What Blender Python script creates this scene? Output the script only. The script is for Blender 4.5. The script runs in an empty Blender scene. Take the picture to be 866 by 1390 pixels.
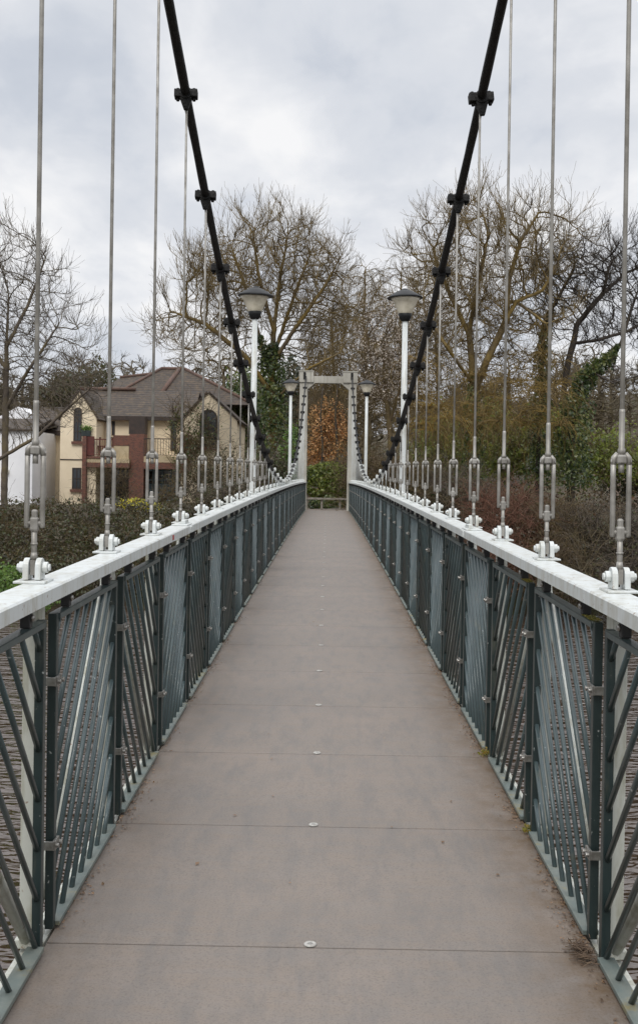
import bpy, bmesh, math, random
import numpy as np
from mathutils import Vector, Matrix

random.seed(7)
RNG = np.random.default_rng(11)
SC = bpy.context.scene
COL = SC.collection
PI = math.pi

# ------------------------------------------------------------------ camera maths
F = 1519.0          # focal length in photograph pixels
EYE = 1.60          # eye above the deck's ends
BAY = 1.25          # hanger spacing
VX, VY = 444.5, 642.0
ROLL = 0.0155

def P(px, py, Y):
    """world point at distance Y that the photograph shows at pixel px, py"""
    x, y = px - 433.0, py - 650.0
    u, v = x + ROLL * y, y - ROLL * x
    return Vector(((u + 433 - VX) / F * Y, Y, EYE + (VY - 650 - v) / F * Y))

def pxm(Y):
    return Y / F     # metres per pixel

def deck_z(Y):
    Z = Y / BAY
    return 0.103 * (1 - ((Z - 20.5) / 18.0) ** 2)

def cable_z(Y):
    Z = Y / BAY
    return EYE - 0.20 + 0.0133 * (Z - 20.3) ** 2

# ------------------------------------------------------------------ node helpers
def new_mat(name):
    m = bpy.data.materials.new(name)
    m.use_nodes = True
    nt = m.node_tree
    nt.nodes.clear()
    out = nt.nodes.new('ShaderNodeOutputMaterial')
    b = nt.nodes.new('ShaderNodeBsdfPrincipled')
    nt.links.new(b.outputs[0], out.inputs[0])
    return m, nt, b

def noise(nt, vec, scale, detail=4, rough=0.55, dist=0.0):
    n = nt.nodes.new('ShaderNodeTexNoise')
    n.inputs['Scale'].default_value = scale
    n.inputs['Detail'].default_value = detail
    n.inputs['Roughness'].default_value = rough
    n.inputs['Distortion'].default_value = dist
    if vec is not None:
        nt.links.new(vec, n.inputs['Vector'])
    return n.outputs[0]

def coords(nt, kind='Object', scale=None, rot=None):
    if kind == 'World':            # every copy gets its own wear
        o = nt.nodes.new('ShaderNodeNewGeometry').outputs['Position']
    else:
        o = nt.nodes.new('ShaderNodeTexCoord').outputs[kind]
    if scale or rot:
        m = nt.nodes.new('ShaderNodeMapping')
        if scale: m.inputs['Scale'].default_value = scale
        if rot: m.inputs['Rotation'].default_value = rot
        nt.links.new(o, m.inputs['Vector'])
        o = m.outputs[0]
    return o

def ramp(nt, fac, stops):
    r = nt.nodes.new('ShaderNodeValToRGB')
    el = r.color_ramp.elements
    while len(el) < len(stops):
        el.new(0.5)
    for e, (p, c) in zip(el, stops):
        e.position = p
        e.color = (*c, 1) if len(c) == 3 else c
    nt.links.new(fac, r.inputs[0])
    return r.outputs[0]

def mix(nt, fac, a, b, mode='MIX'):
    m = nt.nodes.new('ShaderNodeMix')
    m.data_type = 'RGBA'
    m.blend_type = mode
    ins = [i for i in m.inputs if i.type == 'RGBA']
    fi = m.inputs[0]
    if hasattr(fac, 'is_output'): nt.links.new(fac, fi)
    else: fi.default_value = fac
    for i, v in zip(ins, (a, b)):
        if hasattr(v, 'is_output'): nt.links.new(v, i)
        else: i.default_value = (*v, 1)
    return [o for o in m.outputs if o.type == 'RGBA'][0]

def maths(nt, op, a, b=None, clamp=False):
    m = nt.nodes.new('ShaderNodeMath')
    m.operation = op
    m.use_clamp = clamp
    for i, v in enumerate((a, b)):
        if v is None: continue
        if hasattr(v, 'is_output'): nt.links.new(v, m.inputs[i])
        else: m.inputs[i].default_value = v
    return m.outputs[0]

def bump(nt, b, height, strength=0.3, dist=0.01):
    n = nt.nodes.new('ShaderNodeBump')
    n.inputs['Strength'].default_value = strength
    n.inputs['Distance'].default_value = dist
    nt.links.new(height, n.inputs['Height'])
    nt.links.new(n.outputs[0], b.inputs['Normal'])

def attr(nt, name):
    a = nt.nodes.new('ShaderNodeAttribute')
    a.attribute_name = name
    return a.outputs['Fac']

def simple(name, a, b=None, rough=0.6, scale=3.0, lo=0.35, hi=0.65, metal=0.0, bmp=0.0, bscale=60, kind='Object'):
    m, nt, p = new_mat(name)
    b = b or a
    c = coords(nt, kind)
    n = noise(nt, c, scale, 5)
    nt.links.new(ramp(nt, n, [(lo, a), (hi, b)]), p.inputs['Base Color'])
    p.inputs['Roughness'].default_value = rough
    p.inputs['Metallic'].default_value = metal
    if bmp:
        bump(nt, p, noise(nt, c, bscale, 3), bmp, 0.01)
    return m

M = {}
# white gloss paint with grime and rust flecks
def white_mat(name, base, grime, amount):
    m, nt, p = new_mat(name)
    c = coords(nt, 'World')
    c2 = coords(nt, 'World', (6, 6, 1.2))
    g = noise(nt, c2, 3.2, 7, 0.65)
    col = mix(nt, ramp(nt, g, [(0.47, (0, 0, 0)), (0.47 + amount, (0.8, 0.8, 0.8))]), base, grime)
    s = noise(nt, c, 38, 3, 0.6)
    col = mix(nt, ramp(nt, s, [(0.66, (0, 0, 0)), (0.72, (0.85, 0.85, 0.85))]), col, (0.20, 0.11, 0.06))
    nt.links.new(col, p.inputs['Base Color'])
    p.inputs['Roughness'].default_value = 0.38
    bump(nt, p, noise(nt, c, 45, 2), 0.08, 0.004)
    return m
M['white'] = white_mat('white gloss paint', (0.575, 0.60, 0.59), (0.37, 0.35, 0.28), 0.24)
M['white_post'] = white_mat('weathered white paint', (0.50, 0.51, 0.46), (0.27, 0.26, 0.18), 0.2)

def green_mat(name, a, b, rough):
    m, nt, p = new_mat(name)
    c = coords(nt, 'World')
    n = noise(nt, c, 9, 5)
    col = ramp(nt, n, [(0.3, a), (0.7, b)])
    s = noise(nt, c, 55, 2, 0.5)
    col = mix(nt, ramp(nt, s, [(0.71, (0, 0, 0)), (0.76, (0.7, 0.7, 0.7))]), col, (0.42, 0.44, 0.42))
    d = noise(nt, coords(nt, 'World', (7, 7, 1.6)), 2.2, 6, 0.7)
    col = mix(nt, ramp(nt, d, [(0.55, (0, 0, 0)), (0.72, (0.45, 0.45, 0.45))]), col, (0.115, 0.11, 0.075))
    nt.links.new(col, p.inputs['Base Color'])
    p.inputs['Roughness'].default_value = rough
    return m
M['green'] = green_mat('dark green steel paint', (0.013, 0.023, 0.023), (0.021, 0.034, 0.034), 0.36)
M['bar'] = green_mat('green bars and lit top rail', (0.036, 0.056, 0.058), (0.058, 0.082, 0.084), 0.28)
def lit_dirty_bar():
    m, nt, p = new_mat('stained and lit green bottom rail')
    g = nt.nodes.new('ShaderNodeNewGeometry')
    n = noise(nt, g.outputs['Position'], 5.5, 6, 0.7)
    c = ramp(nt, n, [(0.40, (0.11, 0.135, 0.125)), (0.56, (0.15, 0.165, 0.145)), (0.66, (0.20, 0.17, 0.075)), (0.75, (0.09, 0.07, 0.04))])  # pale stops hold the light on the rail's top, yellow and brown are dirt
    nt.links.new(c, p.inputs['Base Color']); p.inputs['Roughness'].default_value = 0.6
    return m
M['bar_lit_dirty'] = lit_dirty_bar()
M['rubber'] = simple('black rubber', (0.012, 0.012, 0.012), (0.02, 0.02, 0.02), 0.6)
M['galv'] = simple('galvanised steel', (0.40, 0.39, 0.37), (0.22, 0.21, 0.19), 0.38, 30, metal=0.8)
M['stainless'] = simple('dull steel rod', (0.39, 0.375, 0.345), (0.20, 0.187, 0.165), 0.48, 14, 0.3, 0.7, metal=0.45, kind='World')
M['lampcap'] = simple('dark lamp cap', (0.009, 0.010, 0.011), (0.018, 0.019, 0.02), 0.5, 8)
M['boltgrey'] = simple('pale bolt washer', (0.46, 0.45, 0.42), (0.30, 0.285, 0.26), 0.45, 40)
M['black'] = simple('black bitumen paint', (0.006, 0.006, 0.006), (0.014, 0.013, 0.012), 0.55, 20, bmp=0.6, bscale=50)
M['clamp'] = simple('black clamp iron', (0.006, 0.006, 0.006), (0.018, 0.017, 0.016), 0.65, 25, bmp=0.8, bscale=45)
for _k in ('black', 'clamp', 'lampcap'):
    _p = [n for n in M[_k].node_tree.nodes if n.type == 'BSDF_PRINCIPLED'][0]
    _p.inputs['Specular IOR Level'].default_value = 0.22
M['lampglass'] = simple('milky lamp bowl', (0.74, 0.69, 0.56), (0.46, 0.42, 0.31), 0.30, 7, 0.45, 0.75)
M['red'] = simple('red sticker', (0.35, 0.03, 0.03), (0.4, 0.05, 0.05), 0.5)
M['concrete'] = None

def deck_mat():
    m, nt, p = new_mat('walkway panel')
    c = coords(nt, 'Generated')
    g = nt.nodes.new('ShaderNodeNewGeometry')
    pos = g.outputs['Position']
    sep = nt.nodes.new('ShaderNodeSeparateXYZ'); nt.links.new(pos, sep.inputs[0])
    n1 = noise(nt, pos, 1.1, 6, 0.62)
    base = ramp(nt, n1, [(0.28, (0.169, 0.149, 0.134)), (0.50, (0.198, 0.171, 0.150)), (0.66, (0.221, 0.184, 0.157))])
    mp = nt.nodes.new('ShaderNodeMapping'); mp.inputs['Scale'].default_value = (1.2, 7, 1)
    nt.links.new(pos, mp.inputs['Vector'])
    n2 = noise(nt, mp.outputs[0], 3.0, 6, 0.7)
    base = mix(nt, ramp(nt, n2, [(0.42, (0, 0, 0)), (0.64, (0.6, 0.6, 0.6))]), base, (0.206, 0.164, 0.130))
    mp3 = nt.nodes.new('ShaderNodeMapping'); mp3.inputs['Scale'].default_value = (5, 1.2, 1)
    nt.links.new(pos, mp3.inputs['Vector'])
    n4 = noise(nt, mp3.outputs[0], 2.2, 5, 0.7)
    base = mix(nt, ramp(nt, n4, [(0.45, (0, 0, 0)), (0.66, (0.65, 0.65, 0.65))]), base, (0.146, 0.135, 0.127))
    # grit speckle
    n3 = noise(nt, pos, 120, 3, 0.7)
    base = mix(nt, ramp(nt, n3, [(0.50, (0, 0, 0)), (0.68, (0.55, 0.55, 0.55))]), base, (0.092, 0.080, 0.069))
    n5 = noise(nt, pos, 210, 2, 0.6)
    base = mix(nt, ramp(nt, n5, [(0.62, (0, 0, 0)), (0.75, (0.4, 0.4, 0.4))]), base, (0.298, 0.277, 0.248))
    # brown grime that collects along both edges, stronger on the wooded side
    ax = maths(nt, 'ABSOLUTE', sep.outputs[0])
    e = maths(nt, 'MULTIPLY', maths(nt, 'SUBTRACT', ax, 0.62, True), 3.0)
    side = maths(nt, 'ADD', maths(nt, 'MULTIPLY', sep.outputs[0], 0.40), 0.80)
    e = maths(nt, 'MULTIPLY', e, side, True)
    en = maths(nt, 'MULTIPLY', e, ramp(nt, noise(nt, pos, 7.5, 8, 0.75), [(0.32, (0.1, 0.1, 0.1)), (0.66, (1, 1, 1))]), True)
    base = mix(nt, en, base, (0.106, 0.064, 0.029))
    nt.links.new(base, p.inputs['Base Color'])
    p.inputs['Roughness'].default_value = 0.62
    bump(nt, p, noise(nt, pos, 160, 3), 0.25, 0.003)
    return m
M['deck'] = deck_mat()
M['deck_edge'] = simple('deck edge steel', (0.14, 0.15, 0.14), (0.09, 0.085, 0.06), 0.6, 6)

def concrete_mat():
    m, nt, p = new_mat('tower concrete')
    c = coords(nt, 'Object')
    n = noise(nt, c, 1.3, 7, 0.65)
    col = ramp(nt, n, [(0.3, (0.29, 0.275, 0.235)), (0.6, (0.41, 0.395, 0.345)), (0.8, (0.48, 0.465, 0.41))])
    c2 = coords(nt, 'Object', (5, 5, 0.5))
    col = mix(nt, ramp(nt, noise(nt, c2, 2, 5), [(0.48, (0, 0, 0)), (0.7, (0.6, 0.6, 0.6))]), col, (0.19, 0.175, 0.14))
    nt.links.new(col, p.inputs['Base Color'])
    p.inputs['Roughness'].default_value = 0.85
    bump(nt, p, noise(nt, c, 25, 5), 0.4, 0.02)
    return m
M['concrete'] = concrete_mat()

def brick_mat():
    m, nt, p = new_mat('red brick')
    c = coords(nt, 'Object', None, (PI / 2, 0, 0))
    br = nt.nodes.new('ShaderNodeTexBrick')
    nt.links.new(c, br.inputs['Vector'])
    br.inputs['Color1'].default_value = (0.185, 0.066, 0.042, 1)
    br.inputs['Color2'].default_value = (0.085, 0.038, 0.030, 1)
    br.inputs['Mortar'].default_value = (0.20, 0.15, 0.12, 1)
    br.inputs['Scale'].default_value = 4.4
    br.inputs['Mortar Size'].default_value = 0.012
    nt.links.new(br.outputs[0], p.inputs['Base Color'])
    p.inputs['Roughness'].default_value = 0.85
    return m
M['brick'] = brick_mat()

def slate_mat():
    m, nt, p = new_mat('roof tiles')
    c = coords(nt, 'Object')
    mp = nt.nodes.new('ShaderNodeMapping'); nt.links.new(c, mp.inputs[0])
    w = nt.nodes.new('ShaderNodeTexWave'); w.wave_type = 'BANDS'; w.bands_direction = 'Z'
    w.inputs['Scale'].default_value = 1.9; w.inputs['Distortion'].default_value = 1.2; w.inputs['Detail'].default_value = 3
    w.inputs['Detail Scale'].default_value = 4
    nt.links.new(mp.outputs[0], w.inputs[0])
    n = noise(nt, c, 3.5, 7, 0.7)
    col = ramp(nt, n, [(0.32, (0.022, 0.016, 0.012)), (0.5, (0.050, 0.035, 0.024)), (0.66, (0.098, 0.066, 0.036))])
    col = mix(nt, ramp(nt, w.outputs[0], [(0.0, (0.55, 0.55, 0.55)), (0.25, (0, 0, 0))]), col, (0.02, 0.018, 0.018))
    nt.links.new(col, p.inputs['Base Color'])
    p.inputs['Roughness'].default_value = 0.75
    bump(nt, p, w.outputs[0], 0.5, 0.03)
    return m
M['slate'] = slate_mat()
M['ridge'] = simple('ridge tile', (0.12, 0.065, 0.045), (0.075, 0.048, 0.038), 0.8, 6)
M['cream'] = simple('cream render', (0.82, 0.70, 0.52), (0.72, 0.605, 0.435), 0.9, 1.2, 0.3, 0.7, bmp=0.1)
M['creamband'] = simple('cream band', (0.50, 0.41, 0.27), (0.40, 0.32, 0.2), 0.9, 2)
M['whitewall'] = simple('white render wall', (0.86, 0.86, 0.88), (0.78, 0.78, 0.80), 0.9, 0.8)
M['darkwood'] = simple('dark stained timber', (0.028, 0.020, 0.017), (0.05, 0.032, 0.024), 0.6, 5)
M['redwood'] = simple('red brown timber', (0.13, 0.030, 0.022), (0.085, 0.022, 0.018), 0.7, 5)
M['bluewood'] = simple('pale blue paint', (0.20, 0.30, 0.36), (0.14, 0.22, 0.27), 0.6, 4)
M['planter'] = simple('dark planter', (0.03, 0.04, 0.04), (0.02, 0.03, 0.03), 0.6)
def glass_mat():
    m, nt, p = new_mat('window glass')
    p.inputs['Base Color'].default_value = (0.035, 0.04, 0.045, 1)
    p.inputs['Roughness'].default_value = 0.08
    c = coords(nt, 'Object')
    bump(nt, p, noise(nt, c, 1.5, 2), 0.06, 0.05)
    return m
M['glass'] = glass_mat()
M['oldwood'] = simple('weathered timber', (0.26, 0.235, 0.20), (0.16, 0.14, 0.115), 0.85, 8)

def bark_mat(name, a, b, lichen=None, lich=0.5):
    m, nt, p = new_mat(name)
    c = coords(nt, 'Object')
    n = noise(nt, c, 2.5, 6, 0.7)
    col = ramp(nt, n, [(0.35, a), (0.65, b)])
    if lichen:
        l = noise(nt, c, 1.1, 5, 0.65)
        col = mix(nt, ramp(nt, l, [(lich - 0.1, (0, 0, 0)), (lich + 0.1, (0.85, 0.85, 0.85))]), col, lichen)
    nt.links.new(col, p.inputs['Base Color'])
    p.inputs['Roughness'].default_value = 0.9
    return m
M['bark_grey'] = bark_mat('grey bark', (0.060, 0.048, 0.038), (0.115, 0.092, 0.07), (0.13, 0.10, 0.04), 0.56)
M['bark_lichen'] = bark_mat('lichen covered bark', (0.075, 0.058, 0.036), (0.14, 0.105, 0.06), (0.20, 0.135, 0.030), 0.50)
M['lichen_twig'] = bark_mat('lichen covered twigs', (0.12, 0.088, 0.045), (0.19, 0.135, 0.06), (0.27, 0.175, 0.030), 0.5)
M['twig_pale'] = bark_mat('pale bare twigs', (0.105, 0.078, 0.042), (0.155, 0.115, 0.062), (0.185, 0.125, 0.032), 0.50)
M['bark_dark'] = bark_mat('dark bark', (0.030, 0.024, 0.020), (0.06, 0.048, 0.038), (0.075, 0.06, 0.03), 0.6)
M['bark_brown'] = bark_mat('brown twigs', (0.068, 0.047, 0.027), (0.115, 0.080, 0.044), (0.125, 0.092, 0.030), 0.54)
M['bark_red'] = bark_mat('reddish twigs', (0.10, 0.045, 0.028), (0.16, 0.075, 0.045))
M['bark_far'] = bark_mat('far bare twigs', (0.080, 0.062, 0.041), (0.125, 0.098, 0.063), (0.125, 0.10, 0.045), 0.54)

def leaf_mat(name, cols, rough=0.55):
    m, nt, p = new_mat(name)
    f = attr(nt, 'tint')
    n = len(cols)
    c = ramp(nt, f, [((i + 0.5) / n, c) for i, c in enumerate(cols)])
    nt.links.new(c, p.inputs['Base Color'])
    p.inputs['Roughness'].default_value = rough
    tr = nt.nodes.new('ShaderNodeBsdfTranslucent')      # leaves let some light through
    nt.links.new(c, tr.inputs[0])
    ad = nt.nodes.new('ShaderNodeAddShader')
    nt.links.new(p.outputs[0], ad.inputs[0]); nt.links.new(tr.outputs[0], ad.inputs[1])
    out = [k for k in nt.nodes if k.type == 'OUTPUT_MATERIAL'][0]
    nt.links.new(ad.outputs[0], out.inputs[0])
    return m
M['ivy'] = leaf_mat('ivy leaves', [(0.014, 0.026, 0.008), (0.030, 0.050, 0.013), (0.055, 0.075, 0.020), (0.095, 0.105, 0.030)], 0.4)
M['hedge'] = leaf_mat('hedge leaves', [(0.020, 0.017, 0.008), (0.034, 0.029, 0.012), (0.052, 0.036, 0.018), (0.048, 0.050, 0.016), (0.026, 0.034, 0.010)])
M['copper'] = leaf_mat('copper leaves', [(0.15, 0.082, 0.034), (0.28, 0.145, 0.055), (0.38, 0.205, 0.08), (0.45, 0.265, 0.115), (0.22, 0.155, 0.06)])
M['lime'] = leaf_mat('yellow green leaves', [(0.035, 0.05, 0.008), (0.08, 0.10, 0.014), (0.13, 0.15, 0.022), (0.055, 0.075, 0.012)])
M['yellow'] = leaf_mat('yellow leaves', [(0.30, 0.26, 0.02), (0.42, 0.36, 0.03), (0.22, 0.22, 0.03)])
M['olive'] = leaf_mat('olive green leaves', [(0.045, 0.060, 0.010), (0.085, 0.105, 0.018), (0.135, 0.155, 0.028), (0.10, 0.092, 0.025)])
M['olive2'] = leaf_mat('light olive leaves', [(0.06, 0.075, 0.012), (0.10, 0.125, 0.02), (0.15, 0.18, 0.03), (0.12, 0.115, 0.03)])
M['brightgreen'] = leaf_mat('fresh green leaves', [(0.03, 0.06, 0.01), (0.06, 0.11, 0.02), (0.10, 0.15, 0.03)])
M['conifer'] = leaf_mat('dark conifer needles', [(0.010, 0.017, 0.010), (0.02, 0.03, 0.015), (0.035, 0.045, 0.022)])
M['blossom'] = leaf_mat('pale blossom', [(0.30, 0.26, 0.22), (0.40, 0.35, 0.30), (0.24, 0.20, 0.165)])
M['brownleaf'] = leaf_mat('dead bracken', [(0.028, 0.019, 0.010), (0.050, 0.031, 0.016), (0.075, 0.040, 0.020), (0.036, 0.034, 0.012)])
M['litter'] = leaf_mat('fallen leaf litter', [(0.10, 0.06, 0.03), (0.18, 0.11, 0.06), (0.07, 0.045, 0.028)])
M['moss'] = leaf_mat('moss', [(0.09, 0.09, 0.015), (0.14, 0.13, 0.02), (0.2, 0.13, 0.03)])
M['straw'] = simple('dry stems', (0.16, 0.11, 0.07), (0.09, 0.06, 0.04), 0.85, 20)

def ground_mat():
    m, nt, p = new_mat('bank soil and grass')
    g = nt.nodes.new('ShaderNodeNewGeometry')
    n = noise(nt, g.outputs['Position'], 0.35, 8, 0.7)
    col = ramp(nt, n, [(0.3, (0.040, 0.030, 0.020)), (0.5, (0.060, 0.045, 0.026)), (0.62, (0.055, 0.060, 0.022)), (0.8, (0.085, 0.10, 0.03))])
    nt.links.new(col, p.inputs['Base Color'])
    p.inputs['Roughness'].default_value = 0.95
    bump(nt, p, noise(nt, g.outputs['Position'], 4, 6), 0.8, 0.1)
    return m
M['ground'] = ground_mat()
M['path'] = simple('gravel path', (0.15, 0.12, 0.10), (0.21, 0.18, 0.15), 0.95, 3)
M['stone'] = simple('abutment stone', (0.18, 0.155, 0.12), (0.26, 0.22, 0.17), 0.9, 1.5, bmp=0.4, bscale=8)

def water_mat():
    m, nt, p = new_mat('brown river water')
    g = nt.nodes.new('ShaderNodeNewGeometry')
    def mp(s, r=0.0):
        k = nt.nodes.new('ShaderNodeMapping')
        k.inputs['Scale'].default_value = s
        k.inputs['Rotation'].default_value = (0, 0, r)
        nt.links.new(g.outputs['Position'], k.inputs['Vector'])
        return k.outputs[0]
    a = noise(nt, mp((0.55, 1.35, 1), 0.16), 1.0, 2.4, 0.55, 1.1)
    b = noise(nt, mp((1.2, 2.4, 1), -0.3), 2.3, 1.5, 0.5, 0.6)
    h = maths(nt, 'ADD', a, maths(nt, 'MULTIPLY', b, 0.28))
    p.inputs['Base Color'].default_value = (0.048, 0.030, 0.019, 1)
    p.inputs['Roughness'].default_value = 0.03
    p.inputs['IOR'].default_value = 1.5
    p.inputs['Specular IOR Level'].default_value = 1.0
    bump(nt, p, h, 1.0, 0.40)
    return m
M['water'] = water_mat()

# ------------------------------------------------------------------ object helpers
def tag(o, label=None, cat=None, group=None, kind=None):
    if label: o['label'] = label
    if cat: o['category'] = cat
    if group: o['group'] = group
    if kind: o['kind'] = kind
    return o

def empty(name, loc, label, cat, group=None, rz=0.0):
    o = bpy.data.objects.new(name, None)
    COL.objects.link(o)
    o.location = loc
    o.rotation_euler.z = rz
    o.empty_display_size = 0.2
    return tag(o, label, cat, group)

def link(name, me, parent=None, loc=None):
    o = bpy.data.objects.new(name, me)
    COL.objects.link(o)
    if parent: o.parent = parent
    if loc is not None: o.location = loc
    return o

class MB:
    """collects boxes, bars, tubes, prisms and lathes into one mesh"""
    def __init__(s):
        s.v, s.f, s.sm, s.mi, s.cur = [], [], [], {}, 0      # cur: material slot for what is added next
    def add(s, vs, fs, smooth=False):
        k = len(s.v)
        if s.cur: s.mi.update({len(s.f) + i: s.cur for i in range(len(fs))})
        s.v += [tuple(v) for v in vs]
        s.f += [tuple(i + k for i in f) for f in fs]
        s.sm += [smooth] * len(fs)
    def box(s, c, d, rot=None):
        c = Vector(c); h = Vector(d) / 2
        vs = [Vector((x * h.x, y * h.y, z * h.z)) for x in (-1, 1) for y in (-1, 1) for z in (-1, 1)]
        if rot is not None: vs = [rot @ v for v in vs]
        s.add([v + c for v in vs], [(0, 1, 3, 2), (4, 6, 7, 5), (0, 4, 5, 1), (2, 3, 7, 6), (0, 2, 6, 4), (1, 5, 7, 3)])
    def hexa(s, q0, q1):
        """solid between two quads"""
        s.add(list(q0) + list(q1), [(3, 2, 1, 0), (4, 5, 6, 7), (0, 1, 5, 4), (1, 2, 6, 5), (2, 3, 7, 6), (3, 0, 4, 7)])
    def tube(s, pts, r, n=8, caps=True):
        pts = [Vector(p) for p in pts]
        rs = r if isinstance(r, (list, tuple)) else [r] * len(pts)
        vs, fs = [], []
        ref = None
        for i, p in enumerate(pts):
            d = (pts[min(i + 1, len(pts) - 1)] - pts[max(i - 1, 0)]).normalized()
            if ref is None:
                ref = d.orthogonal().normalized()
            a = (ref - d * ref.dot(d)).normalized(); ref = a
            b = d.cross(a)
            for k in range(n):
                t = 2 * PI * k / n
                vs.append(p + (a * math.cos(t) + b * math.sin(t)) * rs[i])
        for i in range(len(pts) - 1):
            for k in range(n):
                k2 = (k + 1) % n
                fs.append((i * n + k, i * n + k2, (i + 1) * n + k2, (i + 1) * n + k))
        s.add(vs, fs, True)
        if caps:
            m = len(s.v) - len(vs)
            s.f.append(tuple(m + k for k in reversed(range(n)))); s.sm.append(False)
            s.f.append(tuple(m + (len(pts) - 1) * n + k for k in range(n))); s.sm.append(False)
    def cyl(s, a, b, r, n=12):
        s.tube([a, b], r, n)
    def lathe(s, prof, n=24, c=(0, 0, 0), smooth=True):
        vs, fs = [], []
        for (r, z) in prof:
            for k in range(n):
                t = 2 * PI * k / n
                vs.append((c[0] + r * math.cos(t), c[1] + r * math.sin(t), c[2] + z))
        for i in range(len(prof) - 1):
            for k in range(n):
                k2 = (k + 1) % n
                fs.append((i * n + k, i * n + k2, (i + 1) * n + k2, (i + 1) * n + k))
        s.add(vs, fs, smooth)
        m = len(s.v) - len(vs)
        s.f.append(tuple(m + k for k in reversed(range(n)))); s.sm.append(False)
        s.f.append(tuple(m + (len(prof) - 1) * n + k for k in range(n))); s.sm.append(False)
    def prism(s, poly, y0, y1):
        """polygon in XZ pushed along Y"""
        n = len(poly)
        vs = [(x, y0, z) for x, z in poly] + [(x, y1, z) for x, z in poly]
        fs = [tuple(range(n)), tuple(reversed(range(n, 2 * n)))]
        fs += [(i, i + n, (i + 1) % n + n, (i + 1) % n) for i in range(n)]
        s.add(vs, fs)
    def prism_x(s, poly, x0, x1):
        n = len(poly)
        vs = [(x0, y, z) for y, z in poly] + [(x1, y, z) for y, z in poly]
        fs = [tuple(reversed(range(n))), tuple(range(n, 2 * n))]
        fs += [(i, (i + 1) % n, (i + 1) % n + n, i + n) for i in range(n)]
        s.add(vs, fs)
    def mesh(s, name, mat, bevel=0.0):
        me = bpy.data.meshes.new(name)
        me.from_pydata(s.v, [], s.f)
        me.polygons.foreach_set('use_smooth', s.sm)
        for i, c in s.mi.items(): me.polygons[i].material_index = c
        bm = bmesh.new(); bm.from_mesh(me)
        bmesh.ops.recalc_face_normals(bm, faces=bm.faces)
        if bevel:
            es = [e for e in bm.edges if len(e.link_faces) == 2 and e.calc_face_angle(0) > 0.6]
            bmesh.ops.bevel(bm, geom=es, offset=bevel, segments=2, affect='EDGES', profile=0.6)
        bm.to_mesh(me); bm.free()
        for m in (mat if isinstance(mat, (list, tuple)) else [mat]):
            me.materials.append(m)
        me.update()
        return me
    def build(s, name, mat, parent=None, bevel=0.0, loc=None):
        return link(name, s.mesh(name, mat, bevel), parent, loc)

def np_mesh(name, V, Q, mat, smooth=True, tint=None):
    """quads from numpy arrays"""
    me = bpy.data.meshes.new(name)
    V = np.asarray(V, dtype=np.float32); Q = np.asarray(Q, dtype=np.int32)
    me.vertices.add(len(V)); me.vertices.foreach_set('co', V.ravel())
    me.loops.add(Q.size); me.loops.foreach_set('vertex_index', Q.ravel())
    me.polygons.add(len(Q))
    me.polygons.foreach_set('loop_start', np.arange(0, Q.size, Q.shape[1], dtype=np.int32))
    me.update(calc_edges=True)
    me.polygons.foreach_set('use_smooth', np.full(len(Q), smooth))
    if tint is not None:
        a = me.attributes.new('tint', 'FLOAT', 'FACE')
        a.data.foreach_set('value', np.asarray(tint, dtype=np.float32))
    me.materials.append(mat)
    me.update()
    return me

def segs_mesh(name, A, B, ra, rb, mat, n=3):
    """one tapering n-sided prism per segment A-B"""
    A = np.asarray(A, float); B = np.asarray(B, float)
    d = B - A
    L = np.linalg.norm(d, axis=1, keepdims=True); L[L == 0] = 1e-6
    d = d / L
    ref = np.where(np.abs(d[:, 2:3]) < 0.9, np.array([[0, 0, 1.0]]), np.array([[1.0, 0, 0]]))
    u = np.cross(d, ref); u /= np.linalg.norm(u, axis=1, keepdims=True)
    w = np.cross(d, u)
    B2 = B + d * np.minimum(np.asarray(rb)[:, None] * 0.5, L * 0.3)
    V = np.zeros((len(A), 2 * n, 3))
    for k in range(n):
        t = 2 * PI * k / n
        o = u * math.cos(t) + w * math.sin(t)
        V[:, k] = A + o * np.asarray(ra)[:, None]
        V[:, n + k] = B2 + o * np.asarray(rb)[:, None]
    base = (np.arange(len(A)) * 2 * n)[:, None]
    Q = np.concatenate([np.stack([base[:, 0] + k, base[:, 0] + (k + 1) % n, base[:, 0] + n + (k + 1) % n, base[:, 0] + n + k], 1) for k in range(n)])
    return np_mesh(name, V.reshape(-1, 3), Q, mat)

def leaves_mesh(name, C, size, mat, normal=None, spread=1.0, jitter=0.4, clump=0.5):
    """small four-cornered leaves at centres C"""
    C = np.asarray(C, float); n = len(C)
    q = RNG.normal(size=(n, 3))
    if normal is not None:
        q = normal + q * spread
    q /= np.linalg.norm(q, axis=1, keepdims=True)
    r = RNG.normal(size=(n, 3))
    u = np.cross(q, r); u /= np.linalg.norm(u, axis=1, keepdims=True)
    w = np.cross(q, u)
    s = size * (1 + jitter * (RNG.random((n, 1)) * 2 - 1)) * 0.5
    e = 0.62 + 0.3 * RNG.random((n, 1))
    V = np.stack([C - u * s, C - w * s * e + q * s * 0.2, C + u * s * 1.1, C + w * s * e + q * s * 0.2], 1)
    Q = np.arange(4 * n).reshape(n, 4)
    # each bunch of leaves has its own colour, each leaf a little of its own
    k = np.sin(C[:, 0] * 2.1 + 1.3 * np.sin(C[:, 2] * 2.7)) * np.sin(C[:, 1] * 1.9 + C[:, 2] * 1.6 + 0.7)
    t = np.clip(0.5 + clump * 0.5 * k + (RNG.random(n) - 0.5) * (1.15 - clump * 0.5), 0.01, 0.99)
    return np_mesh(name, V.reshape(-1, 3), Q, mat, False, t)

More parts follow.
